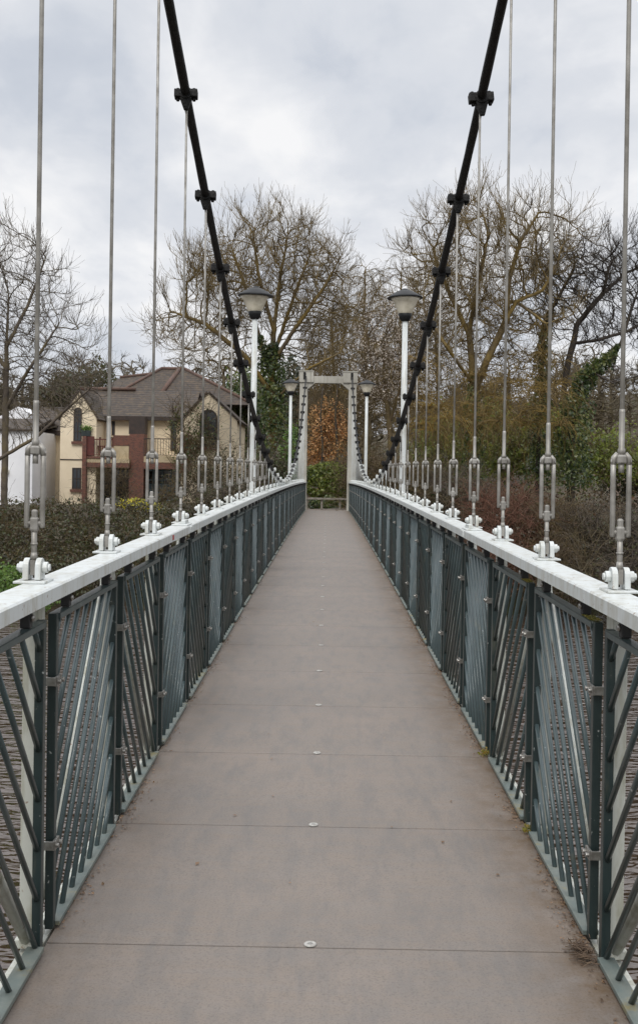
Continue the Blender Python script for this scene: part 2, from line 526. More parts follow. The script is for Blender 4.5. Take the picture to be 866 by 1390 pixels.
# ------------------------------------------------------------------ trees
def ell_points(ells, n, shell=0.0):
    """n points inside a list of ellipsoids (centre, radii)"""
    vol = np.array([e[1][0] * e[1][1] * e[1][2] for e in ells]) ** 0.8
    cnt = np.maximum(1, (n * vol / vol.sum()).astype(int))
    out = []
    for (c, r), k in zip(ells, cnt):
        d = RNG.normal(size=(k, 3)); d /= np.linalg.norm(d, axis=1, keepdims=True)
        rad = (shell + (1 - shell) * RNG.random((k, 1))) ** (1 / 3.0 if shell == 0 else 0.5)
        out.append(np.array(c) + d * rad * np.array(r))
    return np.concatenate(out)

def colonize(limbs, pts, step=0.35, kill=0.7, infl=4.0, iters=140, up=0.12, wob=0.25, gravity=0.0):
    """space colonisation from given limb polylines; returns nodes, parents"""
    N, par = [], []
    index = {}
    for li, (attach, poly) in enumerate(limbs):
        last = attach
        if attach is not None and attach < 0:
            d = [(Vector(N[i]) - Vector(poly[0])).length for i in range(len(N))]
            last = int(np.argmin(d))
        prev = Vector(poly[0]) if attach is None else Vector(N[last])
        if attach is None:
            N.append(tuple(prev)); par.append(-1); last = len(N) - 1
        ptsl = poly[1:] if attach is None else poly
        for q in ptsl:
            q = Vector(q); L = (q - prev).length
            k = max(1, int(round(L / step)))
            for i in range(1, k + 1):
                p = prev.lerp(q, i / k)
                p += Vector(RNG.normal(size=3) * 0.03 * min(1, step))
                N.append(tuple(p)); par.append(last); last = len(N) - 1
            prev = Vector(N[last])
    N = np.array(N); par = list(par)
    A = np.array(pts)
    D = np.full(len(A), 1e9); I = np.zeros(len(A), int)
    def upd(start):
        new = N[start:]
        for c in range(0, len(new), 400):
            blk = new[c:c + 400]
            d = np.linalg.norm(A[:, None] - blk[None], axis=2)
            j = d.argmin(1); m = d[np.arange(len(A)), j]
            b = m < D
            D[b] = m[b]; I[b] = start + c + j[b]
    upd(0)
    alive = D > kill
    A, D, I = A[alive], D[alive], I[alive]
    for it in range(iters):
        if len(A) == 0: break
        act = D < infl
        if not act.any():
            infl *= 1.6
            continue
        idx = I[act]
        v = A[act] - N[idx]
        v /= np.linalg.norm(v, axis=1, keepdims=True)
        uniq, inv = np.unique(idx, return_inverse=True)
        s = np.zeros((len(uniq), 3))
        np.add.at(s, inv, v)
        s /= np.maximum(np.linalg.norm(s, axis=1, keepdims=True), 1e-6)
        pd = N[uniq] - N[np.maximum(np.array(par)[uniq], 0)]
        pd /= np.maximum(np.linalg.norm(pd, axis=1, keepdims=True), 1e-6)
        s += pd * 0.55 + RNG.normal(size=s.shape) * wob
        s[:, 2] += up - gravity
        s /= np.linalg.norm(s, axis=1, keepdims=True)
        new = N[uniq] + s * step
        start = len(N)
        N = np.concatenate([N, new]); par += list(uniq)
        upd(start)
        keep = D > kill
        A, D, I = A[keep], D[keep], I[keep]
        if len(N) > 14000: break
    return N, np.array(par)

def add_twigs(N, par, count, length, segs=2, up=0.4, droop=0.0, tip_only=True):
    """short twigs at the ends of a skeleton"""
    kids = np.bincount(par[par >= 0], minlength=len(N))
    cand = np.where(kids == 0)[0] if tip_only else np.where(kids <= 1)[0]
    if len(cand) == 0: return N, par
    pick = RNG.choice(cand, count)
    dirs = N[pick] - N[np.maximum(par[pick], 0)]
    dirs /= np.maximum(np.linalg.norm(dirs, axis=1, keepdims=True), 1e-6)
    cur = pick; pos = N[pick]
    L = length * (0.5 + RNG.random((count, 1)))
    d = dirs + RNG.normal(size=dirs.shape) * 0.42
    for s in range(segs):
        d = d + RNG.normal(size=d.shape) * 0.17
        d[:, 2] += up - droop * (s + 1)
        d /= np.linalg.norm(d, axis=1, keepdims=True)
        pos = pos + d * L / segs
        st = len(N)
        N = np.concatenate([N, pos]); par = np.concatenate([par, cur])
        cur = np.arange(st, st + count)
    return N, par

def pipe_radius(N, par, tip=0.012, e=2.35, rmax=None):
    acc = np.zeros(len(N))
    for i in range(len(N) - 1, -1, -1):
        if acc[i] == 0: acc[i] = tip ** e
        if par[i] >= 0: acc[par[i]] += acc[i]
    r = acc ** (1 / e)
    if rmax: r *= 1.0 if r.max() < rmax else 1.0; r = np.minimum(r, rmax)
    return r

def order_nodes(N, par):
    """parents before children (limbs may append out of order: they do not)"""
    return N, par

def tree_parts(root, N, par, r, trunk_r, mat_trunk, mat_crown):
    base = np.array(root.location)
    ch = np.where(par >= 0)[0]
    a, b = N[par[ch]] - base, N[ch] - base
    ra, rb = np.minimum(r[par[ch]], r[ch] * 1.5), r[ch]
    big = rb > trunk_r
    out = []
    if big.any():
        out.append(link('trunk', segs_mesh('trunk', a[big], b[big], ra[big], rb[big], mat_trunk, 7), root))
    if (~big).any():
        s = ~big
        out.append(link('crown', segs_mesh('crown', a[s], b[s], ra[s], rb[s], mat_crown, 3), root))
    return out

def E(px, py, Y, rx, rz, ry=None):
    """ellipsoid that the photograph shows at pixel px, py with half sizes rx, rz pixels"""
    k = pxm(Y)
    return (tuple(P(px, py, Y)), (rx * k, (ry if ry is not None else rx * k * 0.8), rz * k))

def PL(Y, *pts, dy=None):
    return [P(p[0], p[1], Y + (p[2] if len(p) > 2 else 0)) for p in pts]

def photo_tree(name, label, cat, Y, limbs, ells, n_att, mats, step=0.3, kill=0.5, twigs=3000, twig_len=0.5, tip=0.011,
               trunk_r=0.05, rmax=0.5, e=2.5, up=0.1, tw_up=0.25, droop=0.0, group=None, wob=0.22, gravity=0.0):
    base = limbs[0][1][0]
    root = empty(name, base, label, cat, group)
    N, par = colonize(limbs, ell_points(ells, n_att), step, kill, up=up, wob=wob, gravity=gravity)
    tips = int((np.bincount(par[par >= 0], minlength=len(N)) == 0).sum())
    N, par = add_twigs(N, par, min(twigs, int(tips * 1.5)), twig_len * 1.4, 3, tw_up, droop)
    N, par = add_twigs(N, par, max(twigs // 4, twigs - tips), twig_len * 1.0, 3, tw_up, droop, False)
    N, par = add_twigs(N, par, twigs // 3, twig_len * 0.5, 2, tw_up, droop, False)
    r = pipe_radius(N, par, tip * 0.58, e, None)
    t0 = tip * 0.58
    if r.max() > rmax: r = t0 * (r / t0) ** (math.log(rmax / t0) / math.log(r.max() / t0))
    tree_parts(root, N, par, r, trunk_r, M[mats[0]], M[mats[1]])
    return root, N, par, r

def ivy_on(root, pts, rad, n, size=0.16, mat='ivy', name='ivy'):
    """leaf sleeve round a polyline"""
    base = np.array(root.location)
    pts = [np.array(p) for p in pts]
    C, Nn = [], []
    L = [np.linalg.norm(pts[i + 1] - pts[i]) for i in range(len(pts) - 1)]
    tot = sum(L)
    for i in range(len(pts) - 1):
        k = int(n * L[i] / tot)
        t = RNG.random((k, 1))
        r0, r1 = (rad[i], rad[i + 1]) if isinstance(rad, (list, tuple)) else (rad, rad)
        c = pts[i] + (pts[i + 1] - pts[i]) * t
        d = RNG.normal(size=(k, 3)); d[:, 2] *= 0.5; d /= np.linalg.norm(d, axis=1, keepdims=True)
        rr = (r0 + (r1 - r0) * t) * (0.55 + 0.6 * RNG.random((k, 1))) * (1 + 0.35 * np.sin(c[:, 2:3] * 3.1 + i) * np.sin(d[:, 0:1] * 4 + c[:, 2:3] * 1.3))
        C.append(c + d * rr); Nn.append(d)
    C = np.concatenate(C) - base; Nn = np.concatenate(Nn)
    return link(name, leaves_mesh(name, C, size, M[mat], Nn, 0.7), root)

def blob_points(ells, n, rough=0.25, shell=0.55, freq=1.6):
    """points near the uneven surface of ellipsoids, with outward directions"""
    w = np.array([e[1][0] * e[1][2] + e[1][0] * e[1][1] for e in ells]); cnt = (n * w / w.sum()).astype(int)
    C, D = [], []
    for (c, r), k in zip(ells, cnt):
        d = RNG.normal(size=(k, 3)); d /= np.linalg.norm(d, axis=1, keepdims=True)
        ph = RNG.random(6) * 6
        f = freq
        bump_ = (np.sin(d[:, 0] * 4 * f + ph[0]) * np.sin(d[:, 2] * 3.4 * f + ph[1]) + 0.7 * np.sin(d[:, 1] * 5 * f + ph[2]) * np.sin(d[:, 2] * 6 * f + ph[3])
                 + 0.5 * np.sin(d[:, 0] * 9 * f + ph[4]) * np.sin(d[:, 2] * 10 * f + ph[5]))
        rad = (1 + rough * bump_) * (shell + (1 - shell) * RNG.random(k) ** 0.6)
        C.append(np.array(c) + d * rad[:, None] * np.array(r)); D.append(d)
    return np.concatenate(C), np.concatenate(D)

def strands(base_pts, n, length, mat_, rad=0.012, lean=0.6, arch=0.5, segs=5, up=1.0):
    """arching bare stems springing from random base points; returns segment arrays"""
    base_pts = np.asarray(base_pts)
    i = RNG.integers(0, len(base_pts), n)
    p = base_pts[i].astype(float).copy()
    d = RNG.normal(size=(n, 3)) * lean; d[:, 2] = np.abs(d[:, 2]) * 0.3 + up
    d /= np.linalg.norm(d, axis=1, keepdims=True)
    L = length * (0.4 + 0.8 * RNG.random((n, 1)))
    A, B, ra, rb = [], [], [], []
    for s in range(segs):
        q = p + d * L / segs
        A.append(p); B.append(q)
        ra.append(np.full(n, rad * (1 - 0.8 * s / segs))); rb.append(np.full(n, rad * (1 - 0.8 * (s + 1) / segs)))
        p = q
        d = d + RNG.normal(size=d.shape) * 0.28; d[:, 2] -= arch * 0.35
        d /= np.linalg.norm(d, axis=1, keepdims=True)
    return np.concatenate(A), np.concatenate(B), np.concatenate(ra), np.concatenate(rb)

def shrub(name, label, cat, ells, n, size, mat, stems=0, stem_mat='bark_brown', stem_len=1.5, group=None, rough=0.25, shell=0.55, spread=0.9, clump=0.6, arch=0.5, stem_rad=0.014):
    c0 = Vector(ells[0][0]); lo = min(e[0][2] - e[1][2] for e in ells)
    root = empty(name, (c0.x, c0.y, lo), label, cat, group)
    base = np.array(root.location)
    C, D = blob_points(ells, n, rough, shell)
    link('foliage', leaves_mesh('foliage', C - base, size, M[mat], D, spread, 0.45, clump), root)
    if stems:
        bp = []
        for c, r in ells:
            k = max(6, int(40 * r[0]))
            bp.append(np.array(c) + (RNG.random((k, 3)) * 2 - 1) * np.array(r) * np.array([0.85, 0.8, 0.75]))
        A, B, ra, rb = strands(np.concatenate(bp) - base, stems, stem_len, stem_mat, stem_rad, 0.9, arch)
        link('crown', segs_mesh('crown', A, B, ra, rb, M[stem_mat], 3), root)
    return root

# ------------------------------------------------------------------ world and light
SUN_EL, SUN_AZ = math.radians(46), math.radians(192)     # high and behind, through cloud
def build_world():
    w = bpy.data.worlds.new('World'); SC.world = w
    w.use_nodes = True
    nt = w.node_tree; nt.nodes.clear()
    out = nt.nodes.new('ShaderNodeOutputWorld')
    sky = nt.nodes.new('ShaderNodeTexSky'); sky.sky_type = 'NISHITA'
    sky.sun_disc = False; sky.sun_elevation = SUN_EL; sky.sun_rotation = SUN_AZ
    bg = nt.nodes.new('ShaderNodeBackground'); bg.inputs[1].default_value = 0.08
    nt.links.new(sky.outputs[0], bg.inputs[0])
    # cloud cover by direction: project the direction on a flat cloud sheet
    tc = nt.nodes.new('ShaderNodeTexCoord')
    sp = nt.nodes.new('ShaderNodeSeparateXYZ'); nt.links.new(tc.outputs['Generated'], sp.inputs[0])
    den = maths(nt, 'ADD', maths(nt, 'ABSOLUTE', sp.outputs[2]), 0.22)
    cb = nt.nodes.new('ShaderNodeCombineXYZ')
    nt.links.new(maths(nt, 'DIVIDE', sp.outputs[0], den), cb.inputs[0])
    nt.links.new(maths(nt, 'DIVIDE', sp.outputs[1], den), cb.inputs[1])
    cb.inputs[2].default_value = 4.3
    mp = nt.nodes.new('ShaderNodeMapping'); mp.inputs['Scale'].default_value = (1.7, 1.15, 1); mp.inputs['Location'].default_value = (0.35, 0.4, 0)
    nt.links.new(cb.outputs[0], mp.inputs[0])
    n1 = noise(nt, mp.outputs[0], 1.15, 6, 0.52, 0.25)
    n2 = noise(nt, mp.outputs[0], 3.6, 5, 0.55, 0.3)
    n = maths(nt, 'ADD', maths(nt, 'MULTIPLY', n1, 0.68), maths(nt, 'MULTIPLY', n2, 0.32))
    col = ramp(nt, n, [(0.36, (0.66, 0.695, 0.76)), (0.46, (0.735, 0.76, 0.81)), (0.52, (0.83, 0.845, 0.88)), (0.60, (0.95, 0.95, 0.96))])
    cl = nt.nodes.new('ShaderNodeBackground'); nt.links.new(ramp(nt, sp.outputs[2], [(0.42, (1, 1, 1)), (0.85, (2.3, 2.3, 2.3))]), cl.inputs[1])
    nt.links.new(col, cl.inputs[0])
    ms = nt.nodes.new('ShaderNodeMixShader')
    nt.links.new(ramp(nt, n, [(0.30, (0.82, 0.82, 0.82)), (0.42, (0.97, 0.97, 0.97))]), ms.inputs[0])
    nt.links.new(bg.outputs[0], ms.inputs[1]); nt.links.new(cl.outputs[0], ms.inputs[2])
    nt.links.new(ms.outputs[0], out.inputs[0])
    sun = bpy.data.lights.new('sun', 'SUN'); sun.energy = 1.6; sun.angle = math.radians(25); sun.color = (1, 0.97, 0.92)
    so = bpy.data.objects.new('sun', sun); COL.objects.link(so)
    d = Vector((math.sin(SUN_AZ) * math.cos(SUN_EL), math.cos(SUN_AZ) * math.cos(SUN_EL), math.sin(SUN_EL)))
    so.rotation_euler = d.to_track_quat('Z', 'Y').to_euler()
    so.location = d * 60

def build_camera():
    cam = bpy.data.cameras.new('camera'); co = bpy.data.objects.new('camera', cam); COL.objects.link(co)
    cam.sensor_fit = 'VERTICAL'; cam.sensor_height = 36
    cam.lens = F / 1390 * 36
    cam.shift_y = -45.0 / 1390
    cam.clip_start = 0.05; cam.clip_end = 2000
    yaw = (VX - 433) / F; pitch = -(650 - VY) / F
    R = Matrix.Rotation(yaw, 4, 'Z') @ Matrix.Rotation(PI / 2 + pitch, 4, 'X') @ Matrix.Rotation(ROLL, 4, 'Z')
    co.matrix_world = Matrix.Translation((0, 0, EYE)) @ R
    SC.camera = co
    SC.view_settings.view_transform = 'Standard'
    SC.view_settings.look = 'None'
    SC.view_settings.exposure = 0.0
    SC.view_settings.gamma = 1.0

# ------------------------------------------------------------------ terrain and water
WATER = -4.4
def smooth(a, b, x):
    t = min(1, max(0, (x - a) / (b - a)))
    return t * t * (3 - 2 * t)

def ground_z(x, y):
    z = -0.5 - 6.2 * (smooth(1.0, 5.5, y) - smooth(44.0 - min(1, max(0, abs(x) - 2.5) / 2) * 0.5, 49.0 + min(1, max(0, abs(x) - 2.5) / 2) * 7.0, y))
    if y < 3: z += 0.35 * smooth(3, -3, -y) * 0
    if y > 49:
        z += 0.42 * math.exp(-(x / 4.0) ** 2) * smooth(49, 50, y)
    z += 0.18 * math.sin(x * 0.31 + y * 0.11) * math.sin(y * 0.23 + 1)
    # wooded hill behind, higher on the wooded side
    hill = smooth(85, 190, y) * (7 + 6 * smooth(-10, 60, x)) + smooth(62, 110, y) * smooth(4, 26, x) * 3.2
    z += hill
    return z

def build_terrain():
    xs = np.concatenate([np.linspace(-500, -60, 12), np.linspace(-55, 55, 74), np.linspace(60, 500, 12)])
    ys = np.concatenate([np.linspace(-40, 0, 9), np.linspace(1, 6, 6), np.linspace(8, 42, 10), np.linspace(43, 52, 14), np.linspace(54, 200, 50), np.linspace(215, 900, 14)])
    V = [(x, y, ground_z(x, y)) for y in ys for x in xs]
    nx = len(xs)
    Q = [(j * nx + i, j * nx + i + 1, (j + 1) * nx + i + 1, (j + 1) * nx + i) for j in range(len(ys) - 1) for i in range(nx - 1)]
    o = link('ground', np_mesh('ground', V, Q, M['ground'])); tag(o, kind='structure')
    b = MB(); b.add([(-500, 0, WATER), (500, 0, WATER), (500, 52, WATER), (-500, 52, WATER)], [(0, 1, 2, 3)])
    o = b.build('water', M['water']); tag(o, kind='structure')
    b = MB()
    for i in range(6):
        y0, y1 = 48.75 + i * 1.1, 48.75 + (i + 1) * 1.1
        b.add([(-1.6, y0, ground_z(-1.6, y0) + .06), (1.6, y0, ground_z(1.6, y0) + .06), (1.6, y1, ground_z(1.6, y1) + .06), (-1.6, y1, ground_z(-1.6, y1) + .06)], [(0, 1, 2, 3)])
    o = b.build('path', M['path']); tag(o, kind='structure')
    b = MB(); b.box((0, 49.05, -3.1), (5.2, 1.9, 5.9))
    o = b.build('bridge_abutment', M['stone'], bevel=0.04); tag(o, 'stone block abutment under the far bridge tower', 'abutment')

# ------------------------------------------------------------------ bridge
RAIL = 1.213       # handrail top above the deck
XH = 0.98            # hangers and posts
XI = 0.932           # panels
NB0, NB1 = 1, 38     # bays of the parapet (numbers of hanger lines)
SIDES = ((-1, 'house side'), (1, 'wooded side'))
ORD = ['', 'nearest', 'second nearest', 'third nearest', 'fourth nearest', 'fifth nearest', 'sixth nearest', 'seventh nearest', 'eighth nearest', 'ninth nearest', 'tenth nearest',
       'eleventh nearest', 'twelfth nearest', 'thirteenth nearest', 'fourteenth nearest', 'fifteenth nearest', 'sixteenth nearest', 'seventeenth nearest', 'eighteenth nearest',
       'nineteenth nearest', 'twentieth nearest'] + [t + u + ' nearest' for t in ('twenty-', 'thirty-') for u in ('', 'first', 'second', 'third', 'fourth', 'fifth', 'sixth', 'seventh', 'eighth', 'ninth')]
ORD[21:31] = ['twenty-first nearest', 'twenty-second nearest', 'twenty-third nearest', 'twenty-fourth nearest', 'twenty-fifth nearest', 'twenty-sixth nearest', 'twenty-seventh nearest', 'twenty-eighth nearest', 'twenty-ninth nearest', 'thirtieth nearest']
ORD[31:] = ['thirty-first nearest', 'thirty-second nearest', 'thirty-third nearest', 'thirty-fourth nearest', 'thirty-fifth nearest', 'thirty-sixth nearest', 'thirty-seventh nearest', 'thirty-eighth nearest']

def slope_at(f, Y):
    return math.atan2(f(Y + 0.3) - f(Y - 0.3), 0.6)

def build_deck():
    root = empty('bridge_deck', (0, 0, 0), 'grey brown footbridge walkway of cross panels between the green railings', 'bridge deck')
    b = MB(); b.box((0, 0, -0.025), (1.84, BAY - 0.007, 0.05))
    pm = b.mesh('deck_panel', M['deck'], 0.003)
    b = MB()
    b.lathe([(0.022, 0.0), (0.022, 0.003), (0.018, 0.006), (0.010, 0.006), (0.009, 0.003)], 16)
    bolt = b.mesh('deck_bolt', M['boltgrey'])
    b = MB(); b.lathe([(0.009, 0.0), (0.009, 0.0045), (0.004, 0.005)], 8)
    head = b.mesh('bolt_head', M['galv'])
    for k in range(-1, NB1):
        y = (k + 0.5) * BAY
        z = (deck_z(k * BAY) + deck_z((k + 1) * BAY)) / 2
        o = link('deck_panel', pm, root, (0, y, z))
        o.rotation_euler = (math.atan2(deck_z((k + 1) * BAY) - deck_z(k * BAY), BAY), 0, 0)
        if k >= 1:
            bo = link('deck_bolt', bolt, o, (-0.035 + random.uniform(-.004, .004), -BAY / 2 + 0.02, 0.001))
            if k < 14: link('bolt_head', head, bo)
    # steel edge beams and cross girders below
    for s in (-1, 1):
        b = MB()
        for k in range(-1, NB1):
            y0, y1 = k * BAY, (k + 1) * BAY
            z0, z1 = deck_z(y0), deck_z(y1)
            q = lambda y, z: [(s * 0.935, y, z - 0.012), (s * 1.0, y, z - 0.012), (s * 1.0, y, z - 0.2), (s * 0.935, y, z - 0.2)]
            b.hexa(q(y0, z0), q(y1, z1))
        b.build('edge_beam', M['white_post'], root)
    b = MB(); b.box((0, 0, -0.14), (1.86, 0.08, 0.16))
    gm = b.mesh('cross_girder', M['white_post'])
    for k in range(0, NB1 + 1):
        link('cross_girder', gm, root, (0, k * BAY, deck_z(k * BAY)))

def panel_meshes(s, lit):
    """frame, grille, spacer and clip meshes for one parapet panel; origin at deck level in the middle of the bay, panel 1.17 m long"""
    H0, H1 = 0.012, 1.098
    L = BAY / 2 - 0.065
    x = s * XI
    f = MB()
    f.box((x, -L + 0.02, (H0 + H1) / 2), (0.030, 0.036, H1 - H0))
    f.box((x, L - 0.02, (H0 + H1) / 2), (0.030, 0.036, H1 - H0))
    f.cur = 1; f.box((x, 0, H1 - 0.012), (0.040, 2 * L - 0.070, 0.022))  # top rail: same paint made lighter, light from above put into its colour
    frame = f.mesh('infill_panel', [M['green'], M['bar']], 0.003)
    f = MB(); f.box((x, 0, H0 + 0.008), (0.056, 2 * L - 0.078, 0.016)); bottom = f.mesh('bottom_rail', M['bar_lit_dirty'], 0.002)
    g = MB()
    y0, y1, z0, z1 = -L + 0.035, L - 0.035, H0 + 0.012, H1 - 0.02
    m = 1.08                                  # rise per run
    pitch = 0.152
    n = int(((y1 - y0) + (z1 - z0) / m) / pitch) + 1
    off = 0.07
    for k in range(n):
        c = y0 + off + k * pitch              # where the bar would cross the bottom line
        # sloping: lit panels climb away from the viewer, the others towards him
        pts = []
        c -= (z1 - z0) / m
        a0, a1 = c, c + (z1 - z0) / m
        ya, yb = max(a0, y0), min(a1, y1)
        if yb - ya < 0.03: continue
        za, zb = z0 + (ya - a0) * m, z0 + (yb - a0) * m
        if not lit: ya, yb = -ya, -yb
        g.tube([(x, ya, za), (x, yb, zb)], 0.0098, 8)
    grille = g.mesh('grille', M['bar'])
    return frame, grille, bottom

def build_railings():
    sp = MB(); sp.box((0, 0, 0), (0.032, 0.036, 0.062)); spm = sp.mesh('spacer', M['rubber'], 0.004)
    sb = MB(); sb.lathe([(0.012, 0), (0.012, 0.006), (0.007, 0.011)], 8); sbm = sb.mesh('bolt', M['galv'])
    for s, side in SIDES:
        root = empty('bridge_railing', (s * XH, 0, 0), 'green barred bridge parapet with white handrail on the ' + side, 'railing', 'parapets on both sides of the walkway')
        ox = -s * XH
        # handrail: hollow box beam along the camber
        b = MB()
        ysamp = [k * BAY for k in range(NB0, NB1 + 1)] + [38.35 * BAY]
        def sec(y):
            t = deck_z(y) + RAIL
            xi, xo = s * 0.882 + ox, s * 1.006 + ox
            return [(xi, y, t - 0.006), (xi + s * 0.006, y, t), (xo - s * 0.006, y, t), (xo, y, t - 0.006), (xo, y, t - 0.050), (xi, y, t - 0.050)]
        vs, fs = [], []
        for y in ysamp: vs += sec(y)
        m = 6
        for i in range(len(ysamp) - 1):
            for k in range(m):
                k2 = (k + 1) % m
                fs.append((i * m + k, i * m + k2, (i + 1) * m + k2, (i + 1) * m + k))
        fs += [tuple(range(m)), tuple(reversed(range(len(vs) - m, len(vs))))]
        b.add(vs, fs)
        hr = b.build('handrail', M['white'], root)
        # rail joints
        for k in (6, 14, 22, 30):
            y = (k - 0.18) * BAY; t = deck_z(y) + RAIL
            j = MB(); j.box((s * 0.942 + ox, y, t + 0.004), (0.105, 0.22, 0.008)); j.box((s * 0.879 + ox, y, t - 0.027), (0.008, 0.10, 0.04))
            j.box((s * 0.93 + ox, y + 0.05, t + 0.02), (0.03, 0.16, 0.024))
            j.build('joint_plate', M['white'], hr, 0.003)
        pm = {}
        for lit in (True, False): pm[lit] = panel_meshes(s, lit)
        clipm = {}
        c = MB()
        c.box((0, 0.018, 0), (0.010, 0.062, 0.034)); c.cyl((-s * 0.004, 0.034, 0), (-s * 0.018, 0.034, 0), 0.009, 8); c.cyl((s * 0.01, -0.004, 0), (-s * 0.016, -0.004, 0), 0.008, 8)
        c.box((s * 0.018, -0.012, 0), (0.036, 0.010, 0.03))
        clm = c.mesh('clip', M['galv'], 0.002)
        post = MB(); post.box((0, 0, 0.598), (0.052, 0.085, 1.112)); postm = post.mesh('post', M['white_post'], 0.004)
        post = MB(); post.box((0, 0, 0), (0.07, 0.13, 0.03)); footm = post.mesh('foot_plate', M['white_post'], 0.004)
        for k in range(NB0, NB1 + 1):
            y = k * BAY; z = deck_z(y)
            p = link('post', postm, root, (s * 0.976 + ox, y, z))
            if k <= 12: link('foot_plate', footm, p, (0, 0, 0.02))
            if k < NB1:
                ym = y + BAY / 2; zm = (deck_z(y) + deck_z(y + BAY)) / 2
                lit = (k % 2 == 1)
                fr, gr, bt = pm[lit]
                pan = link('infill_panel', fr, root, (ox, ym + 0.010, zm))
                pan.rotation_euler.x = math.atan2(deck_z(y + BAY) - deck_z(y), BAY)
                g = link('grille', gr, pan); link('bottom_rail', bt, pan)
                for yy in (-0.36, 0.36):
                    q = link('spacer', spm, pan, (s * XI, yy, 1.130))
                    if k < 14: 
                        bb = link('bolt', sbm, pan, (s * (XI - 0.016), yy, 1.130)); bb.rotation_euler.y = -s * PI / 2
                # white brace behind the panel
                br = MB(); sgn = 1 if lit else -1
                br.tube([(s * 0.975 + ox, ym - sgn * 0.585, zm + 0.03), (s * 0.975 + ox, ym + sgn * 0.585, zm + 1.12)], 0.019 if lit else 0.022, 8)
                br.build('brace', M['white_post'], root)
            if k > NB0:
                for h, sg in ((0.31, 1), (0.87, 1)):
                    link('clip', clm, root, (s * (XI - 0.021) + ox, y + sg * 0.060, z + h)).scale.y = sg
    # little red sticker on the handrail
    b = MB(); y = 5.15 * BAY
    b.box((-0.8805, y, deck_z(y) + RAIL - 0.026), (0.003, 0.045, 0.028))
    tag(b.build('sticker', M['red'], bevel=0.0008), 'small red square sticker on the face of the white handrail', 'sticker')

def build_cables():
    # clamp: two bolted lugs either side of the cable and a wedge that takes the hanger
    def clamp_mesh(mat, k=1.0, white=False):
        c = MB()
        c.tube([(0, -0.035, 0), (0, 0.035, 0)], 0.046 * k, 10)
        for sx in (-1, 1):
            c.box((sx * 0.056 * k, 0, 0.002), (0.05 * k, 0.062, 0.058 * k))
            c.cyl((sx * 0.056 * k, 0, 0.03 * k), (sx * 0.056 * k, 0, 0.046 * k), 0.014, 8)
            c.cyl((sx * 0.056 * k, 0, -0.028 * k), (sx * 0.056 * k, 0, -0.05 * k), 0.013, 8)
        c.hexa([(-0.042 * k, -0.028, -0.03 * k), (0.042 * k, -0.028, -0.03 * k), (0.042 * k, 0.028, -0.03 * k), (-0.042 * k, 0.028, -0.03 * k)],
               [(-0.014, -0.014, -0.115 * k), (0.014, -0.014, -0.115 * k), (0.014, 0.014, -0.115 * k), (-0.014, 0.014, -0.115 * k)])
        return c.mesh('cable_clamp', mat, 0.006)
    cb = clamp_mesh(M['clamp']); cw = clamp_mesh(M['white'], 0.85)
    for s, side in SIDES:
        b = MB()
        ys = np.linspace(2.2 * BAY, 38.5 * BAY, 220)
        pts = [Vector((0, y, cable_z(y))) for y in ys]
        rr = [0.0305 * (1 + 0.035 * math.sin(i * 2.1) + 0.03 * math.sin(i * 0.9 + 1)) for i in range(len(pts))]
        b.tube(pts, rr, 12)
        o = b.build('suspension_cable', M['black'], None, 0, (s * 0.985, 0, 0))
        tag(o, 'black main cable with bolted clamps sweeping down over the %s handrail' % side, 'cable', 'main cables of the suspension bridge')
        for k in range(3, 38):
            y = k * BAY
            white = 16 <= k <= 26
            c = link('cable_clamp', cw if white else cb, o, (0, y, cable_z(y)))
            c.rotation_euler = (slope_at(cable_z, y) * 0.55, random.uniform(-.08, .08), random.uniform(-.06, .06))
            c.scale = [random.uniform(0.94, 1.07) for _ in range(3)]
            if k in (16, 21): c['label'] = 'white painted cable clamp'

